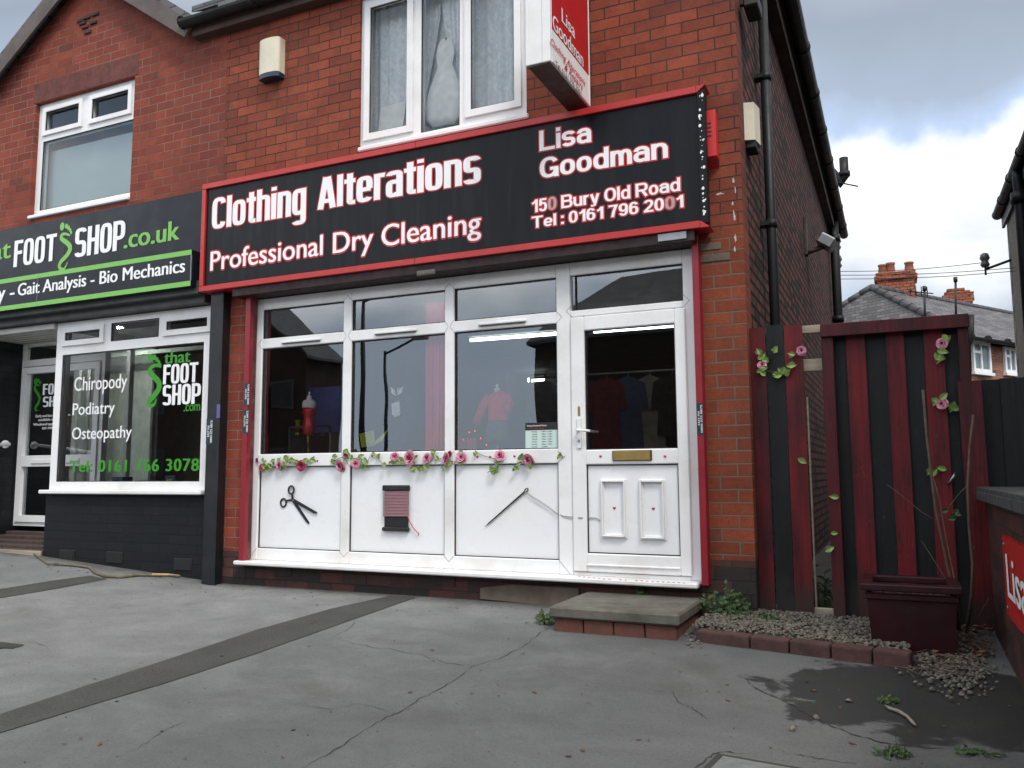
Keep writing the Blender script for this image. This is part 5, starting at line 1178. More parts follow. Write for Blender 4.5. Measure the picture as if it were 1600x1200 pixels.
q = MB(); a = at(462, 654, 1, .6); q.box(a.x, at(528, 654, 1, .6).x, .5, .7, a.z-.08-.02, a.z-.08, .003); q.box(a.x, a.x+.02, .5, .7, .74, a.z-.1); q.box(at(528, 654, 1, .6).x-.02, at(528, 654, 1, .6).x, .5, .7, .74, a.z-.1); tag(q.build('spool_rack', INTC), 'small white rack of thread behind the red bodice', 'rack')
q = MB(); rn = random.Random(4)
t = thing('fairy_lights', 'string of red fairy lights along the window shelf', 'fairy lights', at(720, 690, 1, .3)); wire = []
for i in range(7):
    px = 706+9*i; py = 684+8*math.sin(i*1.3)+rn.uniform(-4, 4); c = at(px, py, 1, .3); wire.append(c); q.lathe([(.001, -.006), (.0042, 0), (.001, .007)], c, 8)
q.build('bulb', REDLED, t); q = MB(); q.tube(wire, .002, 5); q.build('wire', GASK, t)
hc = thing('opening_hours_sign', 'mint opening hours card with a black header in the right pane', 'sign', at(846, 700, 1, 0)); cy = -.0015
a, b = at(821, 661, 1, cy), at(872, 701, 1, cy); q = MB(); q.box(a.x, b.x, cy-.001, .003, b.z, a.z); q.build('card', MINT, hc); zh = a.z-(a.z-b.z)*.28
q = MB(); q.box(a.x, b.x, cy-.003, cy-.0012, zh, a.z); q.build('header', GASK, hc); wd, hh = b.x-a.x, a.z-b.z
text(hc, 'Clothing Alterations & Repairs', WHITEV, (a.x+wd*.05, cy-.0035, a.z-hh*.14), (1, 0, 0), (0, 0, 1), (0, -1, 0), wd*.62, hh*.06, thick=.0005); text(hc, 'Professional Dry Cleaning', REDV, (a.x+wd*.12, cy-.0035, a.z-hh*.24), (1, 0, 0), (0, 0, 1), (0, -1, 0), wd*.46, hh*.05, thick=.0005)
for i, (d_, h_) in enumerate((('Monday', '9.00am - 5.30pm'), ('Tuesday', '9.00am - 5.30pm'), ('Wednesday', '9.00am - 5.30pm'), ('Thursday', '9.00am - 5.30pm'), ('Friday', '9.00am - 5.30pm'), ('Saturday', '9.00am - 4.00pm'), ('Sunday', 'CLOSED'))):
    zz = zh-hh*(.085+.095*i)
    text(hc, d_, GASK, (a.x+wd*.20, cy-.0012, zz), (1, 0, 0), (0, 0, 1), (0, -1, 0), wd*.17, hh*.045, thick=.0005, bold=.03); text(hc, h_, GASK, (a.x+wd*.50, cy-.0012, zz), (1, 0, 0), (0, 0, 1), (0, -1, 0), wd*(.33 if i < 6 else .18), hh*.045, thick=.0005, bold=.03)
# garments on a rail seen dimly through the door
rn = random.Random(11); q = MB(); q.tube([(1.2, 3.2, 1.75), (3.9, 3.2, 1.75)], .014, 8); q.tube([(1.2, 3.2, -.02), (1.2, 3.2, 1.75)], .014, 8); q.tube([(3.9, 3.2, -.02), (3.9, 3.2, 1.75)], .014, 8); tag(q.build('clothes_rail', STEEL), 'steel clothes rail deep inside the shop', 'rail')
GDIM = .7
cols_ = [('grey', (.14, .14, .15)), ('white', (.4, .4, .39)), ('navy', (.03, .04, .08)), ('dark red', (.18, .02, .03)), ('blue', (.06, .09, .16)), ('cream', (.30, .28, .22)), ('black', (.02, .02, .02)), ('pale blue', (.2, .25, .3)), ('brown', (.1, .06, .04)), ('pink', (.3, .1, .12))]
for i, (nm, cc) in enumerate(cols_):
    x = 1.4+.25*i; L_ = rn.uniform(.6, 1.0); t = thing('garment', nm+' garment hanging on the rail inside the shop', 'garment', (x, 3.2, 1.75-L_), 'clothes hanging inside the shop')
    q = MB(); zt_ = 1.70; pts = [(x-.03, zt_), (x-.20, zt_-.08), (x-.24, zt_-.38), (x-.16, zt_-.38), (x-.14, zt_-.2), (x-.17, zt_-L_), (x+.17, zt_-L_), (x+.14, zt_-.2), (x+.16, zt_-.38), (x+.24, zt_-.38), (x+.20, zt_-.08), (x+.03, zt_)]
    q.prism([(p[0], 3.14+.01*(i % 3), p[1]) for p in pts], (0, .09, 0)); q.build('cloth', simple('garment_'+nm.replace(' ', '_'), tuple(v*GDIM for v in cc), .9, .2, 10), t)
    q = MB(); q.tube([(x-.1, 3.2, zt_-.03), (x, 3.2, zt_+.01), (x, 3.2, 1.765)], .005, 5); q.build('hanger', STEEL, t)

# upstairs window dressing
for k, (p0, p1, gth, lb_) in enumerate(((572, 646, None, 'left'), (652, 690, 'L', 'parted left'), (690, 724, 'R', 'parted right'), (732, 822, None, 'right'))):
    x0, x1 = at(p0, 100, 1, .16).x, at(p1, 100, 1, .16).x
    q = curtain('c', x0, x1, UWZ0+.1, UWZ1+.05,  .15+.02*(k % 2), None, 5 if gth is None else 3, .011, gather=(x0 if gth == 'L' else x1 if gth == 'R' else None))
    tag(q.build('lace_curtain', LACE), ('lace curtain over the left light of the upstairs window', 'lace curtain drawn to the left in the middle upstairs light', 'lace curtain drawn to the right in the middle upstairs light', 'lace curtain over the right light of the upstairs window')[k], 'curtain', 'lace curtains upstairs')
q = curtain('c', at(652, 100, 1, .22).x, at(724, 100, 1, .22).x, UWZ0+.06, UWZ1+.05, .22, None, 4, .012); tag(q.build('net_curtain', LACE), 'plain net hanging behind the wedding gown in the upstairs window', 'curtain')
a = at(698, 60, 1, .10); b = at(692, 198, 1, .10); t = thing('wedding_dress', 'pale wedding gown on a stand in the upstairs window', 'dress', (a.x, .14, b.z))
H = a.z-b.z; z = a.z; q = MB(); q.lathe([(.03, z), (.07, z-.04), (.09, z-.14), (.07, z-.24), (.15, z-.42), (.19, z-.58), (.17, z-.70), (.10, z-H)], (a.x-.01, .095, 0), 20, 0, 'z', 1, .2)
for v in q.bm.verts:
    aa = math.atan2(v.co.y-.095, v.co.x-a.x+.01); f = 1+.07*math.sin(aa*9+v.co.z*3); v.co.x = a.x-.01+(v.co.x-a.x+.01)*f; v.co.y = min(.135, max(.055, .095+(v.co.y-.095)*f))
q.build('gown', CLOTHW, t)
q = MB(); q.tube([(a.x, .095, UWZ0+.1), (a.x, .095, z)], .012, 8); q.build('stand', STEEL, t)
a, b = at(590, 165, 1, .1), at(625, 212, 1, .1); q = MB(); q.prism([(a.x, .09, b.z), (a.x+.25, .10, b.z), (a.x+.28, .12, a.z), (a.x+.03, .11, a.z-.02)], (0, .012, 0)); tag(q.build('folded_cloth', CLOTHW), 'white folded cloth propped in the corner of the upstairs window', 'cloth')

# foot shop display
for k, (px, py, w, h, cc, lb_) in enumerate(((190, 745, .16, .12, (.12, .2, .3), 'blue patterned leaflet box on the left shop window ledge'), (238, 747, .30, .08, (.5, .53, .5), 'flat white box on the left shop window ledge'), (272, 745, .14, .13, (.1, .16, .24), 'small blue and yellow carton on the left shop window ledge'))):
    c = at(px, py, 1, .35); q = MB(); q.box(c.x-w/2, c.x+w/2, .3, .42, .501, .501+h, .004); q.box(c.x-w*.3, c.x+w*.2, .298, .2999, .501+h*.3, .501+h*.75, 0, 1); tag(q.build('display_box', [simple('box_%d' % k, cc, .6, .2, 25), (BLUEPOST, BLUEPOST, YELLOW)[k]]), lb_, 'box')
for k, (px, py) in enumerate(((191, 614), (191, 655))):
    c = at(px, py, 1, 1.9); q = MB(); q.box(c.x-.17, c.x+.17, 1.88, 1.9, c.z-.22, c.z+.22, .002, 0); q.lathe([(.06, 0), (.05, -.004)], (c.x+.03, 1.88, c.z), 10, 1, 'y', .6, 1.8); tag(q.build('wall_picture', [DARKCL, simple('picture_tone_%d' % k, (.2, .18, .1), .6)]), ('upper', 'lower')[k]+' dark framed picture inside the left shop', 'picture')

# ================================================================== step, kerb, gravel, planter, gate
st = thing('door_step', 'concrete slab step on red bricks below the white door', 'step', (3.45, -.45, -.36))
stz = -.200
q = MB(); x0, x1 = at(860, 950, 1, -.78).x, at(1062, 969, 1, -.78).x
q.box(x0, x1, -.80, -.07, stz-.072, stz, .012); q.build('slab', CONC, st)
q = MB(); n = 4
for i in range(n): w = (x1-x0-.04)/n; q.box(x0+.02+i*w+.004, x0+.02+(i+1)*w-.004, -.775, -.665, -.42, stz-.0735, .005)
for i in range(3): q.box(x1-.125, x1-.022, -.66+i*.2, -.47+i*.2, -.42, stz-.074, .005)
q.box(x0+.03, x1-.13, -.66, -.07, -.42, stz-.08); q.build('brick_base', STEPB, st)
# kerb of four long bricks
kx = [(1082, 988), (1190, 1003), (1247, 1011), (1305, 1020), (1365, 1029), (1425, 1040)]
kp = [G(1086, 1003), G(1424, 1046)]
d = (kp[1]-kp[0]); d.z = 0; L_ = d.length; ang = math.atan2(d.y, d.x)
fr_ = [0, .28, .47, .66, .84, 1]
for i in range(5):
    M_ = Matrix.Translation(kp[0]+d*fr_[i]) @ Matrix.Rotation(ang+random.uniform(-.01, .01), 4, 'Z') @ Matrix.Rotation(math.atan2(kp[1].z-kp[0].z, L_), 4, 'Y').inverted()
    q = MB(); q.box(.004, L_*(fr_[i+1]-fr_[i])-.004, 0, .10, -.06, .068, .012, 0, M_, 2)
    tag(q.build('kerb_brick', KERB), ['dark red kerb brick beside the door step, first of the row', 'dark red kerb brick second from the door step', 'dark red kerb brick in the middle of the gravel edge', 'dark red kerb brick in front of the planter left corner', 'dark red kerb brick at the planter end of the row'][i], 'kerb brick', 'kerb bricks edging the gravel')
def stone_into(mb, c, r, rnd):
    sx, sy, sz = (r*rnd.uniform(.7, 1.3) for _ in range(3)); M_ = Matrix.Translation(c) @ Matrix.Rotation(rnd.uniform(0, 6), 4, 'Z') @ Matrix.Rotation(rnd.uniform(-.6, .6), 4, 'X')
    V = [(0, 0, 1)]+[(math.cos(k*1.2566)*.95, math.sin(k*1.2566)*.95, .35) for k in range(5)]+[(math.cos(k*1.2566+.63)*.95, math.sin(k*1.2566+.63)*.95, -.4) for k in range(5)]
    vs = [mb.bm.verts.new(M_ @ Vector((a*sx*rnd.uniform(.85, 1.15), b*sy*rnd.uniform(.85, 1.15), c_*sz*.7))) for a, b, c_ in V]
    for k in range(5):
        for f in ((0, 1+k, 1+(k+1) % 5), (1+k, 6+k, 1+(k+1) % 5), (6+k, 6+(k+1) % 5, 1+(k+1) % 5)):
            fc = mb.bm.faces.new([vs[i] for i in f]); fc.smooth = True
rn = random.Random(21); q = MB()
q.face([(3.90, -.06, -.325), (kp[0].x, kp[0].y+.1, -.330), (5.08, kp[1].y+.1, -.335), (5.08, .06, -.325), (4.21, .06, -.325)])
for i in range(6500):
    x = rn.uniform(3.92, 5.5); ylow = kp[0].y+.10+(x-kp[0].x)*(d.y/d.x); yy = rn.uniform(ylow, .05)
    if x < 4.21 and yy > -.06: continue
    if x > 5.1: yy = rn.uniform(-.62, .03)
    stone_into(q, Vector((x, yy, -.315+rn.uniform(0, .03)+.02*max(0, 1-abs(x-4.1))-max(0, x-5.05)*.09)), rn.uniform(.006, .0145), rn)
for i in range(900):   # spill beyond the kerb by the low wall
    u_, v_ = rn.gauss(0, 1), rn.gauss(0, 1); p = G(1482+u_*30, 1036+v_*20+u_*8)
    if p.x > 5.52: continue
    stone_into(q, p+Vector((0, 0, .006+.012*rn.random())), rn.uniform(.005, .014), rn)
for i in range(26): p = G(1072+rn.random()*25, 985+rn.random()*28); stone_into(q, p+Vector((0, 0, .006)), rn.uniform(.008, .014), rn)
for (px, py) in ((1153, 1008), (1326, 1097), (1275, 1123), (1514, 1077), (1238, 1142)): stone_into(q, G(px, py, .008), .014, rn)
kind(q.build('gravel', STONE), 'stuff')
q = MB()
for i in range(110):
    p = G(1450+rn.random()*95, 985+rn.random()*60, .02+rn.random()*.02); a = rn.uniform(0, 6.28); add_leaf(q, p, a, rn.uniform(.02, .05), rn.uniform(-.2, .4), Vector((rn.uniform(-.3, .3), rn.uniform(-.4, .2), 1)).normalized())
kind(q.build('leaf_litter', LITTER), 'stuff')
q = MB()
for i in range(40):
    p = G(1420+rn.random()*110, 1005+rn.random()*60, .02); a = rn.uniform(0, 6.28); l_ = rn.uniform(.08, .25); q.tube([p, p+Vector((math.cos(a)*l_*.5, math.sin(a)*l_*.5, .012)), p+Vector((math.cos(a+.2)*l_, math.sin(a+.2)*l_, 0))], .0025, 5)
kind(q.build('twig_litter', BARK), 'stuff')
q = MB(); rn = random.Random(77)
for i in range(260):
    if i < 130: px = rn.uniform(120, 1100); py = rn.uniform(0, 1); p = Vector((rn.uniform(-2.6, 4.6), -.12-abs(rn.gauss(0, .35)), 0))
    else: p = G(rn.uniform(20, 1580), rn.uniform(930, 1195))
    p.z = gz(p.x, p.y)+.003
    if 3.0 < p.x < 3.95 and p.y > -.85: continue
    if rn.random() < .55: stone_into(q, p, rn.uniform(.002, .0055), rn)
    else: add_leaf(q, p+Vector((0, 0, .003)), rn.uniform(0, 6.28), rn.uniform(.012, .03), rn.uniform(-.1, .2), Vector((rn.uniform(-.2, .2), rn.uniform(-.2, .2), 1)).normalized())
kind(q.build('ground_debris', LITTER), 'stuff')
# planter
pt = thing('planter', 'square maroon plastic planter with a wide rim in front of the striped gate', 'planter', (5.08, -.45, -.35))
px0, px1, pyf, pyb = 4.895, 5.335, -.70, -.28; zt_ = at(1410, 914, 1, pyf-.03).z; zb_ = gz(5, pyf)
q = MB(); tp = .02
for (x0, x1, y0, y1) in ((px0, px1, pyf, pyb),):
    b0 = [(x0+tp, y0+tp, zb_), (x1-tp, y0+tp, zb_), (x1-tp, y1-tp, zb_), (x0+tp, y1-tp, zb_)]; t0 = [(x0, y0, zt_-.05), (x1, y0, zt_-.05), (x1, y1, zt_-.05), (x0, y1, zt_-.05)]
    for k in range(4): q.face([b0[k], b0[(k+1) % 4], t0[(k+1) % 4], t0[k]])
    q.face(b0[::-1])
q.box(px0-.012, px1+.012, pyf-.012, pyf+.02, zt_-.085, zt_-.055, .004); q.build('pot', PLANT, pt)
q = MB()
o_ = .03
for (x0, x1, y0, y1) in ((px0-o_, px1+o_, pyf-o_, pyf+.035), (px0-o_, px1+o_, pyb-.035, pyb+o_), (px0-o_, px0+.035, pyf+.0355, pyb-.0355), (px1-.035, px1+o_, pyf+.0355, pyb-.0355)): q.box(x0, x1, y0, y1, zt_-.040, zt_, .008, 0, None, 2)
q.build('rim', PLANT, pt)
q = MB(); q.face([(px0+.02, pyf+.02, zt_-.07), (px1-.02, pyf+.02, zt_-.07), (px1-.02, pyb-.02, zt_-.07), (px0+.02, pyb-.02, zt_-.07)])
for i in range(60): stone_into(q, Vector((rn.uniform(px0+.04, px1-.04), rn.uniform(pyf+.04, pyb-.04), zt_-.066)), .014, rn)
q.build('soil', SOIL, pt)
# fence boards left of the gate, gate, plank and black fence
def board(mb, x0, x1, z0, z1, y, th=.022, lean=0.0, m=0, skew=0):
    z1 += random.uniform(-.008, .008); q0 = [(x0, y, z0), (x1, y, z0), (x1+lean, y, z1+skew), (x0+lean, y, z1)]; mb.prism(q0[::-1], (0, th, 0), m)
gy = .05
fl = thing('board_fence', 'narrow fence of red and black boards between the brick corner and the gate', 'fence', (4.35, gy, -.35))
for i, (p0, p1, mt) in enumerate(((1168, 1195, WOODR), (1196, 1224, WOODK), (1224, 1253, WOODR))):
    a0, a1 = at(p0, 512, 1, gy).x, at(p1, 512, 1, gy).x; q = MB(); board(q, a0+.002+.012*(i == 0), a1-.002, -.40, 1.615, gy+.002*i); q.build('board', mt, fl)
for (zA, zB) in ((at(1270, 520, 1, .08).z, at(1270, 508, 1, .08).z), (at(1265, 580, 1, .08).z, at(1265, 561, 1, .08).z), (at(1280, 972, 1, .08).z, at(1280, 950, 1, .08).z)): q = MB(); q.box(4.22, 4.70, .076, .11, zA, zB, .003); q.build('rail', WOODB, fl)
q = MB(); xx = at(1264, 700, 1, gy).x; q.box(xx-.006, xx+.004, .08, .12, -.33, at(1255, 620, 1, gy).z, .001); q.build('batten', WOODB, fl)
gt = thing('gate', 'tall wooden gate striped in dark red and black boards beneath a maroon top rail', 'gate', (5.1, gy, -.35))
gl0, gl1 = at(1282, 507, 1, gy).x, at(1511, 492, 1, gy).x; gtop = at(1400, 500, 1, gy).z
q = MB(); q.box(gl0, gl0+.075, gy-.03, gy+.045, -.36, gtop-.002, .004); q.box(gl1-.06, gl1, gy-.028, gy+.045, -.36, gtop-.06, .004); q.build('post', WOODM, gt)
q = MB(); q.box(gl0+.0, gl1+.004, gy-.055, gy-.031, gtop-.085, gtop, .004); q.box(gl0+.076, gl1-.061, gy-.03, gy+.05, gtop-.05, gtop-.004, .004); q.build('top_rail', WOODM, gt)
edges = [1300, 1322, 1352, 1384, 1413, 1443, 1474, 1497]
for i in range(7):
    a0, a1 = at(edges[i], 540, 1, gy+.02).x, at(edges[i+1], 540, 1, gy+.02).x; q = MB(); ov = .008 if i % 2 == 0 else -.001; board(q, a0-ov, a1+ov, -.345, gtop-.055, gy+(.0305 if i % 2 == 0 else .009), .02 if i % 2 else .014); q.build('board', (WOODK, WOODR, WOODK, WOODR, WOODK, WOODR, WOODK)[i], gt)
q = MB()
for z in (.0, .75, 1.35): q.box(gl0+.08, gl1-.06, gy+.046, gy+.08, z-.05, z+.05, .003)
q.build('ledge', WOODB, gt)
q = MB(); c = at(1487, 748, 1, gy-.0); q.tube([c+Vector((-.02, 0, -.03)), c+Vector((-.01, -.04, -.015)), c+Vector((.012, -.045, .02)), c+Vector((.015, -.01, .03))], .008, 8); q.build('handle', STEEL, gt)
rpk = thing('fence_plank', 'single shorter dark red plank fixed at the right of the gate', 'plank', (5.53, .04, -.35))
q = MB(); a0, a1 = at(1499, 597, 1, .02).x, at(1536, 597, 1, .02).x; board(q, a0, a1, -.35, 1.17, .02, .025, -.01); q.build('board', WOODR, rpk)
bf = thing('board_fence', 'lower black board fence right of the gate behind the low wall', 'fence', (6.1, .06, -.3))
xf = at(1541, 592, 1, .06).x-.07
for i in range(8):
    q = MB(); ov = .008 if i % 2 == 0 else -.001; board(q, xf+i*.14-ov*(i > 0), xf+(i+1)*.14+ov, -.33, 1.19, .06+.0225*(i % 2 == 0), .022); q.build('board', WOODK, bf)
# low boundary wall with sawtooth tile coping and a red board
lw = thing('boundary_wall', 'low dark brick boundary wall with a black toothed coping at right', 'wall', (5.66, -2.3, -.4))
wx = lambda y: 5.555-.005*y
c1 = at(1541, 770, 0, wx(-.15)); c2 = at(1600, 798, 0, wx(-1.0)); ztop = max(.40, min(.60, (c1.z+c2.z)/2))
q = MB(); yA, yB = -.05, -6.5
q.prism([(wx(yA), yA, -.85), (wx(yB), yB, -.85), (wx(yB)+.215, yB, -.85), (wx(yA)+.215, yA, -.85)], (0, 0, ztop+.85)); q.build('brickwork', BRW, lw)
q = MB(); yy = yA+.02; k = 0
while yy > yB:
    q.box(wx(yy)-.045, wx(yy)+.25, yy-.066, yy-.004, ztop+.001, ztop+.055, .004); q.box(wx(yy)-.052, wx(yy)-.020, yy-.056, yy-.014, ztop-.022, ztop+.03, .004); yy -= .07
q.build('coping', simple('coping_tile', (.035, .036, .038), .7, .3, 15, dirt=(.06, .06, .055), bmp=.3), lw)
ls = thing('shop_sign', 'red board lettered Lisa Goodman fixed to the low boundary wall', 'sign', (5.54, -1.5, .1))
ya, yb2 = at(1569, 840, 0, wx(-.9)-.012).y, -4.4; zsA = at(1569, 836, 0, wx(-.9)-.012).z; zsB = at(1576, 958, 0, wx(-.9)-.012).z
q = MB(); q.prism([(wx(ya)-.022, ya, zsB), (wx(yb2)-.022, yb2, zsB), (wx(yb2)-.001, yb2, zsB), (wx(ya)-.001, ya, zsB)], (0, 0, zsA-zsB)); q.build('board', REDF, ls)
q = MB()
for yy in (ya-.06, ya-.9, ya-1.8):
    for zz in (zsA-.04, zsB+.04): q.lathe([(.011, 0), (.009, -.004)], (wx(yy)-.0225, yy, zz), 8, 0, 'x')
q.build('fixing_screw', STEEL, ls); xt = wx(-1.4)-.026; la = at(1574, 900, 0, xt); lt = at(1576, 868, 0, xt); lbz = at(1580, 936, 0, xt)
hgt = lt.z-lbz.z; le = at(1603, 900, 0, xt); wl = la.y-le.y; text(ls, 'Lisa', WHITEV, (xt, la.y, lbz.z), (0, -1, 0), (0, 0, 1), (-1, 0, 0), wl, hgt, bold=.05, thick=.002); text(ls, 'Goodman', WHITEV, (xt, la.y-wl*1.25, lbz.z), (0, -1, 0), (0, 0, 1), (-1, 0, 0), min(wl*2.1, 2.4), hgt, bold=.05, thick=.002)

# silk flowers on the gate and fence
def z6(l): return [(x/3.478+1140, y/3.478+480) for x, y in l]
GY = gy-.012
garland('rose_garland', 'sprig of pink roses and leaves on the narrow red and black fence', 'garland', GY, [(1191, 570, 10, 0), (1252, 548, 10, 0)], z6([(155, 250), (185, 255), (200, 290), (170, 345), (190, 325), (245, 235), (335, 260), (345, 310), (255, 360), (310, 350), (280, 345)]), z6([(160, 260), (185, 300), (180, 340), (250, 355), (310, 345), (345, 305), (330, 255), (380, 235)]), seed=12, lsize=.06)
garland('silk_rose', 'pink silk rose high on the right of the striped gate', 'artificial flower', GY, [(1472, 537, 12, 1)], z6([(1180, 175), (1155, 235), (1130, 270), (1135, 280)]), z6([(1160, 200), (1150, 235), (1125, 265)]), 'silk flowers pinned to the gate', seed=13, lsize=.065)
garland('silk_rose', 'flattened pink silk rose with three leaves midway down the gate', 'artificial flower', GY, [(1472, 631, 12, 0)], z6([(1115, 515), (1160, 490), (1210, 540)]), z6([(1115, 515), (1165, 525), (1210, 540)]), 'silk flowers pinned to the gate', seed=14, lsize=.065)
for k, (px, py, lb_) in enumerate(((1254, 720, 'yellowing silk leaf on the edge of the narrow fence'), (1303, 776, 'small yellow silk leaf on the left gate post'), (1304, 833, 'green silk leaf on the gate post above another leaf'), (1297, 857, 'lowest green silk leaf on the left gate post'))):
    garland('silk_leaf', lb_, 'artificial leaf', GY-.032, [], [(px, py)], None, 'silk leaves pinned to the gate', seed=20+k, lsize=.06)
garland('silk_leaf', 'pair of green silk leaves low on the gate behind the bare stem', 'artificial leaf', GY, [], z6([(1085, 890), (1110, 895), (1150, 875)]), z6([(1060, 885), (1130, 910), (1150, 870)]), 'silk leaves pinned to the gate', seed=31, lsize=.06)
# bare shrub
sh = thing('bare_shrub', 'bare twiggy shrub with two tall cut stems beside the planter', 'shrub', G(1500, 992))
q = MB(); yS = -.30
def br(l, r0, r1, yy=yS): q.tube([at(px, py, 1, yy+.03*math.sin(px)) for px, py in l], [.72*(r0+(r1-r0)*i/(len(l)-1)) for i in range(len(l))], 8)
br([(1497, 985), (1490, 930), (1478, 870), (1463, 800), (1455, 740), (1448, 680), (1442, 609)], .013, .011, -.2); br([(1510, 990), (1518, 930), (1520, 880), (1514, 820), (1512, 760), (1515, 700), (1521, 648)], .013, .010, -.12); br([(1500, 985), (1495, 920), (1480, 850), (1468, 780), (1458, 745)], .007, .003)
br([(1460, 812), (1440, 800), (1410, 775), (1386, 757)], .005, .003, -.2); br([(1462, 812), (1480, 795), (1500, 770), (1510, 760)], .005, .003, -.16); br([(1492, 940), (1475, 900), (1440, 845)], .004, .002); br([(1510, 985), (1530, 960), (1545, 935)], .004, .002)
q.build('stem', BARK, sh)
q = MB()
for (px, py) in ((1482, 796), (1490, 800), (1496, 795), (1484, 806), (1494, 810), (1500, 970), (1490, 975), (1486, 968), (1495, 980)):
    add_leaf(q, at(px, py, 1, -.18), rn.uniform(0, 6.28), .05, rn.uniform(0, .5))
q.build('leaves', WEED, sh)
def weed(label, c, r, n, h, seed, ls=.045):
    rr = random.Random(seed); t = thing('weed', label, 'weed', c); q = MB(); q2 = MB()
    for i in range(n):
        a = rr.uniform(0, 6.28); d_ = r*math.sqrt(rr.random()); top = Vector(c)+Vector((math.cos(a)*d_, math.sin(a)*d_*.7, h*rr.uniform(.3, 1)*(1-.5*d_/r)))
        q2.tube([Vector(c)+Vector((math.cos(a)*d_*.3, math.sin(a)*d_*.2, 0)), top], .0015, 4)
        add_leaf(q, top, rr.uniform(0, 6.28), ls*rr.uniform(.6, 1.3), rr.uniform(-.3, .4), Vector((rr.uniform(-.5, .5), -.6, rr.uniform(.2, 1))).normalized())
    q.build('leaves', WEED, t); q2.build('stems', WEED, t)
weed('bushy green weed at the foot of the brick pier beside the step', Vector((4.02, -.16, -.32)), .17, 150, .24, 1, .038)
weed('small weed growing against the left side of the step', G(853, 975), .07, 45, .09, 2, .04)
weed('tuft of grass between the step slab and the wall', Vector((at(1003, 928, 1, -.06).x, -.075, -.21)), .04, 16, .05, 3, .035)
weed('low green weed spreading on the pale gravel', Vector((4.28, -.3, -.30)), .14, 60, .06, 4, .03)
weed('small green weed in the dark damp patch', G(1388, 1098), .045, 26, .03, 5, .024)
weed('leafy weed in the concrete crack at the front', G(1398, 1182), .06, 46, .03, 6, .022)
weed('trailing weed near the front right corner of the concrete', G(1530, 1180), .08, 36, .02, 7, .02)
weed('tiny weed at the foot of the wall behind the bare shrub', G(1492, 985), .05, 24, .06, 8, .035)
weed('weeds rooted among the gravel under the fence', Vector((4.12, -.25, -.31)), .10, 40, .10, 9, .03)
weed('weeds and brambles in the alley gap behind the narrow fence', Vector((4.56, .55, -.33)), .16, 60, .35, 10, .05)
# fallen branch by the black wall
t = thing('fallen_branch', 'long crooked fallen branch lying below the black painted wall', 'branch', G(170, 900))
q = MB(); q.tube([G(px, py, .015) for px, py in ((52, 866), (75, 876), (95, 884), (120, 886), (140, 889), (150, 898), (165, 903), (190, 904), (215, 901), (245, 901), (262, 901), (280, 903))], [.005, .008, .011, .012, .013, .014, .015, .015, .014, .012, .010, .007], 8); q.tube([G(95, 884, .015), G(85, 884, .03), G(73, 888, .01)], [.006, .005, .003], 6); q.build('bark', BRANCH, t)
q = MB(); q.tube([G(px, py, .017) for px, py in ((238, 901), (262, 901), (281, 902.5))], [.0135, .0115, .006], 8); q.build('peeled_end', BRANCHP, t)
t = thing('fallen_stick', 'short pale bent stick lying on the dark damp concrete', 'stick', G(1410, 1120)); q = MB(); q.tube([G(px, py, .012) for px, py in ((1383, 1106), (1390, 1111), (1405, 1116), (1418, 1124), (1427, 1134), (1431, 1138))], [.003, .0065, .008, .0068, .0072, .003], 7); q.build('bark', simple('pale_stick', (.21, .18, .16), .85, .2, 20), t)
mc = thing('drain_cover', 'grey steel drain cover set in the concrete at the front', 'drain cover', G(1200, 1200))
d0, d1 = G(1130, 1184), G(1215, 1199); du = (d1-d0).normalized(); dp = Vector((du.y, -du.x, 0)).normalized(); 
def dq(m, a, b, c, d_, z, th):
    P0 = d0+Vector((0, 0, z)); m.prism([P0+du*a+dp*c, P0+du*b+dp*c, P0+du*b+dp*d_, P0+du*a+dp*d_], (0, 0, th))
q = MB(); dq(q, -.03, .64, -.03, .64, -.02, .0235); q.build('frame', CRACK, mc); q = MB(); dq(q, 0, .61, 0, .61, -.01, .017); q.build('lid', simple('worn_steel', (.19, .20, .20), .5, .2, 18, metal=.3, bmp=.4), mc)
tn = thing('oil_stain', 'x', 'y') if False else None
q = MB(); c = G(8, 1008, .003); rr = random.Random(8)
q.face([c+Vector((math.cos(k*.314)*.17*rr.uniform(.8, 1.15), math.sin(k*.314)*.09*rr.uniform(.8, 1.15), 0)) for k in range(20)]); o = q.build('ground_stain', CRACK); kind(o, 'structure')

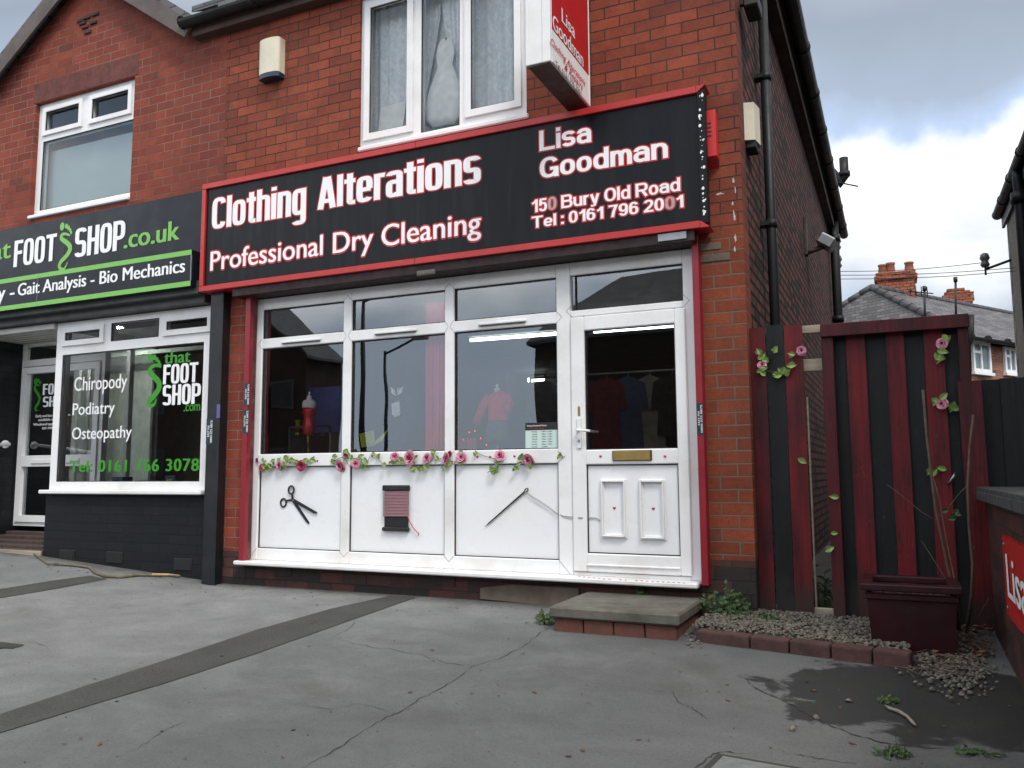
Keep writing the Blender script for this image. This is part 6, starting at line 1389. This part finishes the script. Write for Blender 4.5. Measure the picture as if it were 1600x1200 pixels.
# ================================================================== right hand house, far houses, wires
rh = thing('house', 'grey pebbledashed house across the alley at the right edge', 'house', (10, 4, -.3)); HX = 7.0; HY0, HY1 = -3.0, 10.3  # unseen front of the house brought forward to shade gate and forecourt
q = MB(); q.box(HX, 14, HY0, HY1, -.5, 5.0); q.build('wall', PEBB, rh)
q = MB(); q.box(HX-.006, HX+.05, HY1-.12, HY1+.005, -.5, 4.84)
for k in range(24): q.box(HX-.008, HX+.06, HY1-.12-.1*(k % 2), HY1+.006, -.4+k*.22, -.19+k*.22, .004)
q.build('quoin', simple('grey_quoin', (.22, .2, .18), .9, .25, 6), rh)
q = MB(); q.prism([(HX-.04, HY0-.3, 5.06), (14, HY0-.3, 5.06), (14, 3.2, 7.3), (9.8, 3.2, 7.3)], (0, 0, .06)); q.prism([(HX-.04, HY1+.3, 5.06), (HX-.04, HY0-.3, 5.06), (9.8, 3.2, 7.3), (9.8, 5.4, 7.3)], (0, 0, .06)); q.prism([(14, HY1+.3, 5.06), (HX-.04, HY1+.3, 5.06), (9.8, 5.4, 7.3), (14, 5.4, 7.3)], (0, 0, .06)); q.prism([(9.8, 3.2, 7.3), (14, 3.2, 7.3), (14, 5.4, 7.3), (9.8, 5.4, 7.3)], (0, 0, .06)); q.box(HX-.03, 14, HY0-.29, HY1+.29, 5.0, 5.055); q.build('roof', SLATX, rh)
q = MB(); halfgut(q, (HX-.10, HY1+.3, 5.06), (HX-.10, HY0-.3, 5.06), .085); q.box(HX-.05, HX-.01, HY0, HY1+.25, 4.80, 5.04); q.build('gutter', BLKG, rh)
q = MB(); yd_ = at(1600, 400, 0, HX-.09).y; q.tube([(HX-.1, yd_, 5.0), (HX-.1, yd_, 4.85), (HX-.09, yd_, 4.6), (HX-.09, yd_, -.3)], .075, 10); q.lathe([(.12, 4.5), (.12, 4.66)], (HX-.09, yd_, 0), 12); q.build('downpipe', BLKG, rh)
c = at(1550, 384, 0, HX-.38); insulator((HX-.38, HY1-.15, c.z-.1), 'single grey insulator on an arm at the right house corner', (.40, -.02, .10), 1)
# far terrace with hipped end
E_ = at(1512, 528, 1, 22); Fv = at(1592, 546, 1, 24.5); Fv.z = E_.z; dd = (Fv-E_).normalized(); nn = Vector((-dd.y, dd.x, 0))   # towards the left/back
L1 = E_+nn*8.5; LEN = 16
hA = at(1362, 452, 1, 25.5); dr = dd
A2 = hA; Bz = A2+dr*(LEN-3); Ff = E_+dd*LEN; Lf = L1+dd*LEN
h2 = thing('house', 'brick terrace house with hipped slate roof and tall chimney beyond the gate', 'house', (E_.x, E_.y, -.3))
def brickY(mat): return mat
q = MB(); b_ = -dd*.0
w0 = [E_-dd*(-.3)-nn*(-.3), Ff-nn*(-.3), Lf, L1+dd*.3-nn*.3]
w0 = [Vector((p.x, p.y, -.5)) for p in w0]
q.prism(w0, (0, 0, E_.z+.45)); q.build('wall', BRF, h2)
q = MB(); q.prism([L1, E_, A2], (0, 0, .08)); q.prism([E_, Ff, Bz, A2], (0, 0, .08)); q.prism([Lf, L1, A2, Bz], (0, 0, .08)); q.prism([Ff, Lf, Bz], (0, 0, .08)); rf = q.build('roof', SLATX, h2)
q = MB()
def ridge(a, b):
    n = int((b-a).length/.42)
    for i in range(n):
        p0, p1 = a.lerp(b, i/n), a.lerp(b, (i+.96)/n); q.tube([p0+Vector((0, 0, .07)), p1+Vector((0, 0, .085))], .12, 8)
ridge(A2, E_); ridge(A2, L1); ridge(A2, Bz); q.build('ridge_tile', SLATE, rf)
def stack(name_parent, px0, px1, pyt, pyb, Y, depth, pots, side=.25, old=False):
    a, b = at(px0, pyt, 1, Y), at(px1, pyb, 1, Y); ch = MB(); ch.box(a.x, b.x, Y, Y+depth, b.z-1.2, a.z-.12, .02)
    ch.box(a.x-.08, b.x+.08, Y-.08, Y+depth+.08, a.z-.30, a.z-.13, .02); ch.box(a.x-.03, b.x+.03, Y-.03, Y+depth+.03, a.z-.12, a.z, .02)
    if old:
        for k in range(3): ch.box(a.x+.1*k-.05, b.x-.1*k+.02, Y-.02+.05*k, Y+depth-.05*k, a.z+.001+.14*k, a.z+.12+.14*k, .02)
    c = ch.build('chimney', BRC, name_parent)
    for (pp, pt_, pb_, w) in pots:
        u, v = at(pp, pt_, 1, Y+depth/2), at(pp, pb_, 1, Y+depth/2); q = MB(); h = u.z-v.z; q.lathe([(w*1.0, v.z-.1), (w, v.z+h*.15), (w*.85, v.z+h*.8), (w*1.02, v.z+h*.84), (w*1.02, u.z)], (u.x, Y+depth/2, 0), 14); q.build('chimney_pot', TERRA, name_parent)
stack(h2, 1369, 1432, 427, 470, 27.0, 1.0, [(1378.5, 414, 428, .155), (1391, 411, 428, .16), (1420, 410, 424, .16)])
q = MB(); halfgut(q, E_-nn*.12+Vector((0, 0, .02)), Ff-nn*.12+Vector((0, 0, .02)), .1); q.tube([at(1517, 492, 1, 21.5), at(1517, 530, 1, 21.5), at(1512, 540, 1, 21.6), at(1513, 600, 1, 21.7)], .09, 8); q.build('gutter', BLKG, h2)
def farwin(p0, p1, p2, p3, parent):
    """window on the street face of the terrace, given px corners of its left and right edges"""
    nrm = -nn; P0 = E_-nn*(-.3)
    def on(px, py):
        r = ray(px, py); t = ((P0-CAM).dot(nrm))/r.dot(nrm); return CAM+r*t
    a, b = on(*p0), on(*p1); u = (b-a); u.z = 0; wd = u.length; u.normalize(); z0 = on(*p2).z; z1 = a.z
    def bx(m, s0, s1, za, zb, o0, o1):
        o = a-Vector((0, 0, a.z)); m.prism([o+u*s0+nrm*o0+Vector((0, 0, za)), o+u*s1+nrm*o0+Vector((0, 0, za)), o+u*s1+nrm*o1+Vector((0, 0, za)), o+u*s0+nrm*o1+Vector((0, 0, za))], (0, 0, zb-za))
    m = MB()
    for (s0, s1, za, zb) in ((0, .1, z0, z1), (wd-.1, wd, z0, z1), (.1, wd-.1, z0, z0+.1), (.1, wd-.1, z1-.1, z1), (wd*.42, wd*.42+.08, z0+.1, z1-.1)): bx(m, s0, s1, za, zb, .001, .07)
    bx(m, .1, wd*.42, z1-(z1-z0)*.4, z1-(z1-z0)*.4+.08, .001, .07); bx(m, -.06, wd+.06, z0-.09, z0-.001, .001, .12); wn_ = m.build('window', UPVC, parent)
    m = MB(); bx(m, .1, wd-.1, z0+.1, z1-.1, .01, .03); m.build('pane', simple('far_glass', (.16, .2, .22), .15, .3, 2) if 'far_glass' not in MATS else MATS['far_glass'], wn_)
farwin((1516, 532), (1544, 537), (1516, 580), (1544, 584), h2); farwin((1566, 542), (1584, 546), (1566, 582), (1584, 584), h2)
h3 = thing('chimney_house', 'slate roofed house far behind with an old broken chimney', 'house', (13, 36, -.3))
cz = at(1480, 520, 1, 34); q = MB(); xw = at(1450, 520, 1, 36).x; q.box(xw, xw+9, 34, 44, -.5, cz.z-.5); q.build('wall', BRF, h3)
q = MB(); q.prism([(xw-.3, 33.7, cz.z-.5), (xw+9.3, 33.7, cz.z-.5), (xw+9.3, 39, cz.z+.6), (xw-.3, 39, cz.z+.6)], (0, 0, .08)); q.prism([(xw-.3, 44.3, cz.z-.5), (xw-.3, 39, cz.z+.6), (xw+9.3, 39, cz.z+.6), (xw+9.3, 44.3, cz.z-.5)], (0, 0, .08)); q.build('roof', SLATX, h3)
stack(h3, 1474, 1520, 466, 520, 33.0, 1.4, [(1510, 454, 466, .14), (1516, 456, 466, .14)], old=True)
# aerials
def aerial(px, pt, pb, Y, label, yag):
    a, b = at(px, pt, 1, Y), at(px, pb, 1, Y); t = thing('aerial', label, 'aerial', b); q = MB(); q.tube([b-Vector((0, 0, .3)), a], .035, 6)
    q.lathe([(.06, -.05), (.06, .1)], a, 8); q.build('mast', BLKI, t)
    if yag:
        q = MB(); c = at(px, pt+8, 1, Y); q.tube([c+Vector((-.45, 0, .15)), c+Vector((.25, 0, .0))], .02, 5)
        for k in range(4): q.tube([c+Vector((-.4+.16*k, -.25, .14-.03*k)), c+Vector((-.4+.16*k, .25, .14-.03*k))], .015, 5); q.tube([c+Vector((-.4+.16*k, 0, .32-.03*k)), c+Vector((-.4+.16*k, 0, .0-.03*k))], .015, 5)
        q.tube([c+Vector((-.4, 0, -.5)), c+Vector((0, 0, -.9))], .015, 5); q.build('antenna', BLKI, t)
aerial(1444.5, 452, 492, 23, 'dark television aerial on the hipped slate roof', True)
aerial(1493, 438, 490, 23, 'plain thin pole standing in front of the broken chimney', False)
for k, (pa, pb, lb_) in enumerate((((1304, 424), (1560, 386), 'thin overhead wire sloping up to the right house insulator'), ((1304, 430), (1585, 418), 'upper level overhead wire crossing behind the chimney'), ((1304, 436), (1585, 423), 'lower level overhead wire crossing behind the chimney'))):
    A_ = at(*pa, 1, 10.3); B_ = at(pb[0]+40, pb[1]-(3 if k else 0), 1, 9.6) if k else Vector((HX-.38, HY1-.15, c.z-.0))
    q = MB(); q.tube([A_.lerp(B_, i/12)+Vector((0, 0, -.05*math.sin(math.pi*i/12))) for i in range(13)], .006, 5); tag(q.build('overhead_wire', GASK), lb_, 'wire')
# ================================================================== across the road (seen only in the glass)
def ophouse(x0, x1, y, zE, zR, label, gable=False, dp=8):
    t = thing('house', label, 'house', ((x0+x1)/2, y, -.7), 'houses across the road'); q = MB(); q.box(x0, x1, y-dp, y, -1, zE)
    if gable: q.prism([(x0, y-.001, zE), (x1, y-.001, zE), ((x0+x1)/2, y-.001, zR)], (0, -dp+.01, 0))
    q.build('wall', BRO, t); q = MB()
    if gable:
        m_ = (x0+x1)/2
        for (xa) in (x0-.3, x1+.3): q.prism([(xa, y+.3, zE-.15), (m_, y+.3, zR+.05), (m_, y-dp, zR+.05), (xa, y-dp, zE-.15)], (0, 0, .12))
    else:
        q.prism([(x0-.3, y+.3, zE), (x1+.3, y+.3, zE), (x1-2, y-4, zR), (x0+2, y-4, zR)], (0, 0, .12)); q.prism([(x0-.3, y-8.3, zE), (x0+2, y-4, zR), (x1-2, y-4, zR), (x1+.3, y-8.3, zE)], (0, 0, .12)); q.prism([(x0-.3, y-8.3, zE), (x0-.3, y+.3, zE), (x0+2, y-4, zR)], (0, 0, .12)); q.prism([(x1+.3, y+.3, zE), (x1+.3, y-8.3, zE), (x1-2, y-4, zR)], (0, 0, .12))
    q.build('roof', SLATE, t)
    for xx in (x0+1.3, (x0+x1)/2, x1-1.3):
        for zz in (.6, 3.4):
            q = MB(); q.box(xx-.6, xx+.6, y+.001, y+.05, zz, zz+1.2, .01); w = q.build('window', GREYSH, t); q = MB(); q.box(xx-.5, xx+.5, y+.0505, y+.06, zz+.1, zz+1.1); q.build('pane', GASK, w)
ophouse(-27, -17.2, -22, 5.6, 9.5, 'gabled brick house across the road mirrored in the left pane', True, 2.5)
ophouse(-48, -28.2, -22, 5.4, 9.0, 'long brick house across the road mirrored in the left shop window'); ophouse(-6.3, 6, -21, 5.2, 8.2, 'wide brick house across the road mirrored in the door glass'); ophouse(7.5, 20, -21, 5.2, 8.2, 'second wide brick house across the road behind the photographer')
for k, x in enumerate((-9.4, -11.3)):
    t = thing('street_lamp', ('tall', 'short')[k]+' street lamp across the road mirrored in the middle pane', 'street lamp', (x, -15-4*k, -.75), 'street lamps along the road'); q = MB(); q.tube([(x, -15-4*k, -.8), (x, -15-4*k, 6-k)], [.09, .05], 8); q.tube([(x, -15-4*k, 5.9-k), (x+1.2, -15-4*k, 6.3-k)], .04, 6); q.build('pole', BLKI, t); q = MB(); q.box(x+1.1, x+1.8, -15.15-4*k, -14.85-4*k, 6.25-k, 6.4-k, .03); q.build('lamp_head', STEEL, t)
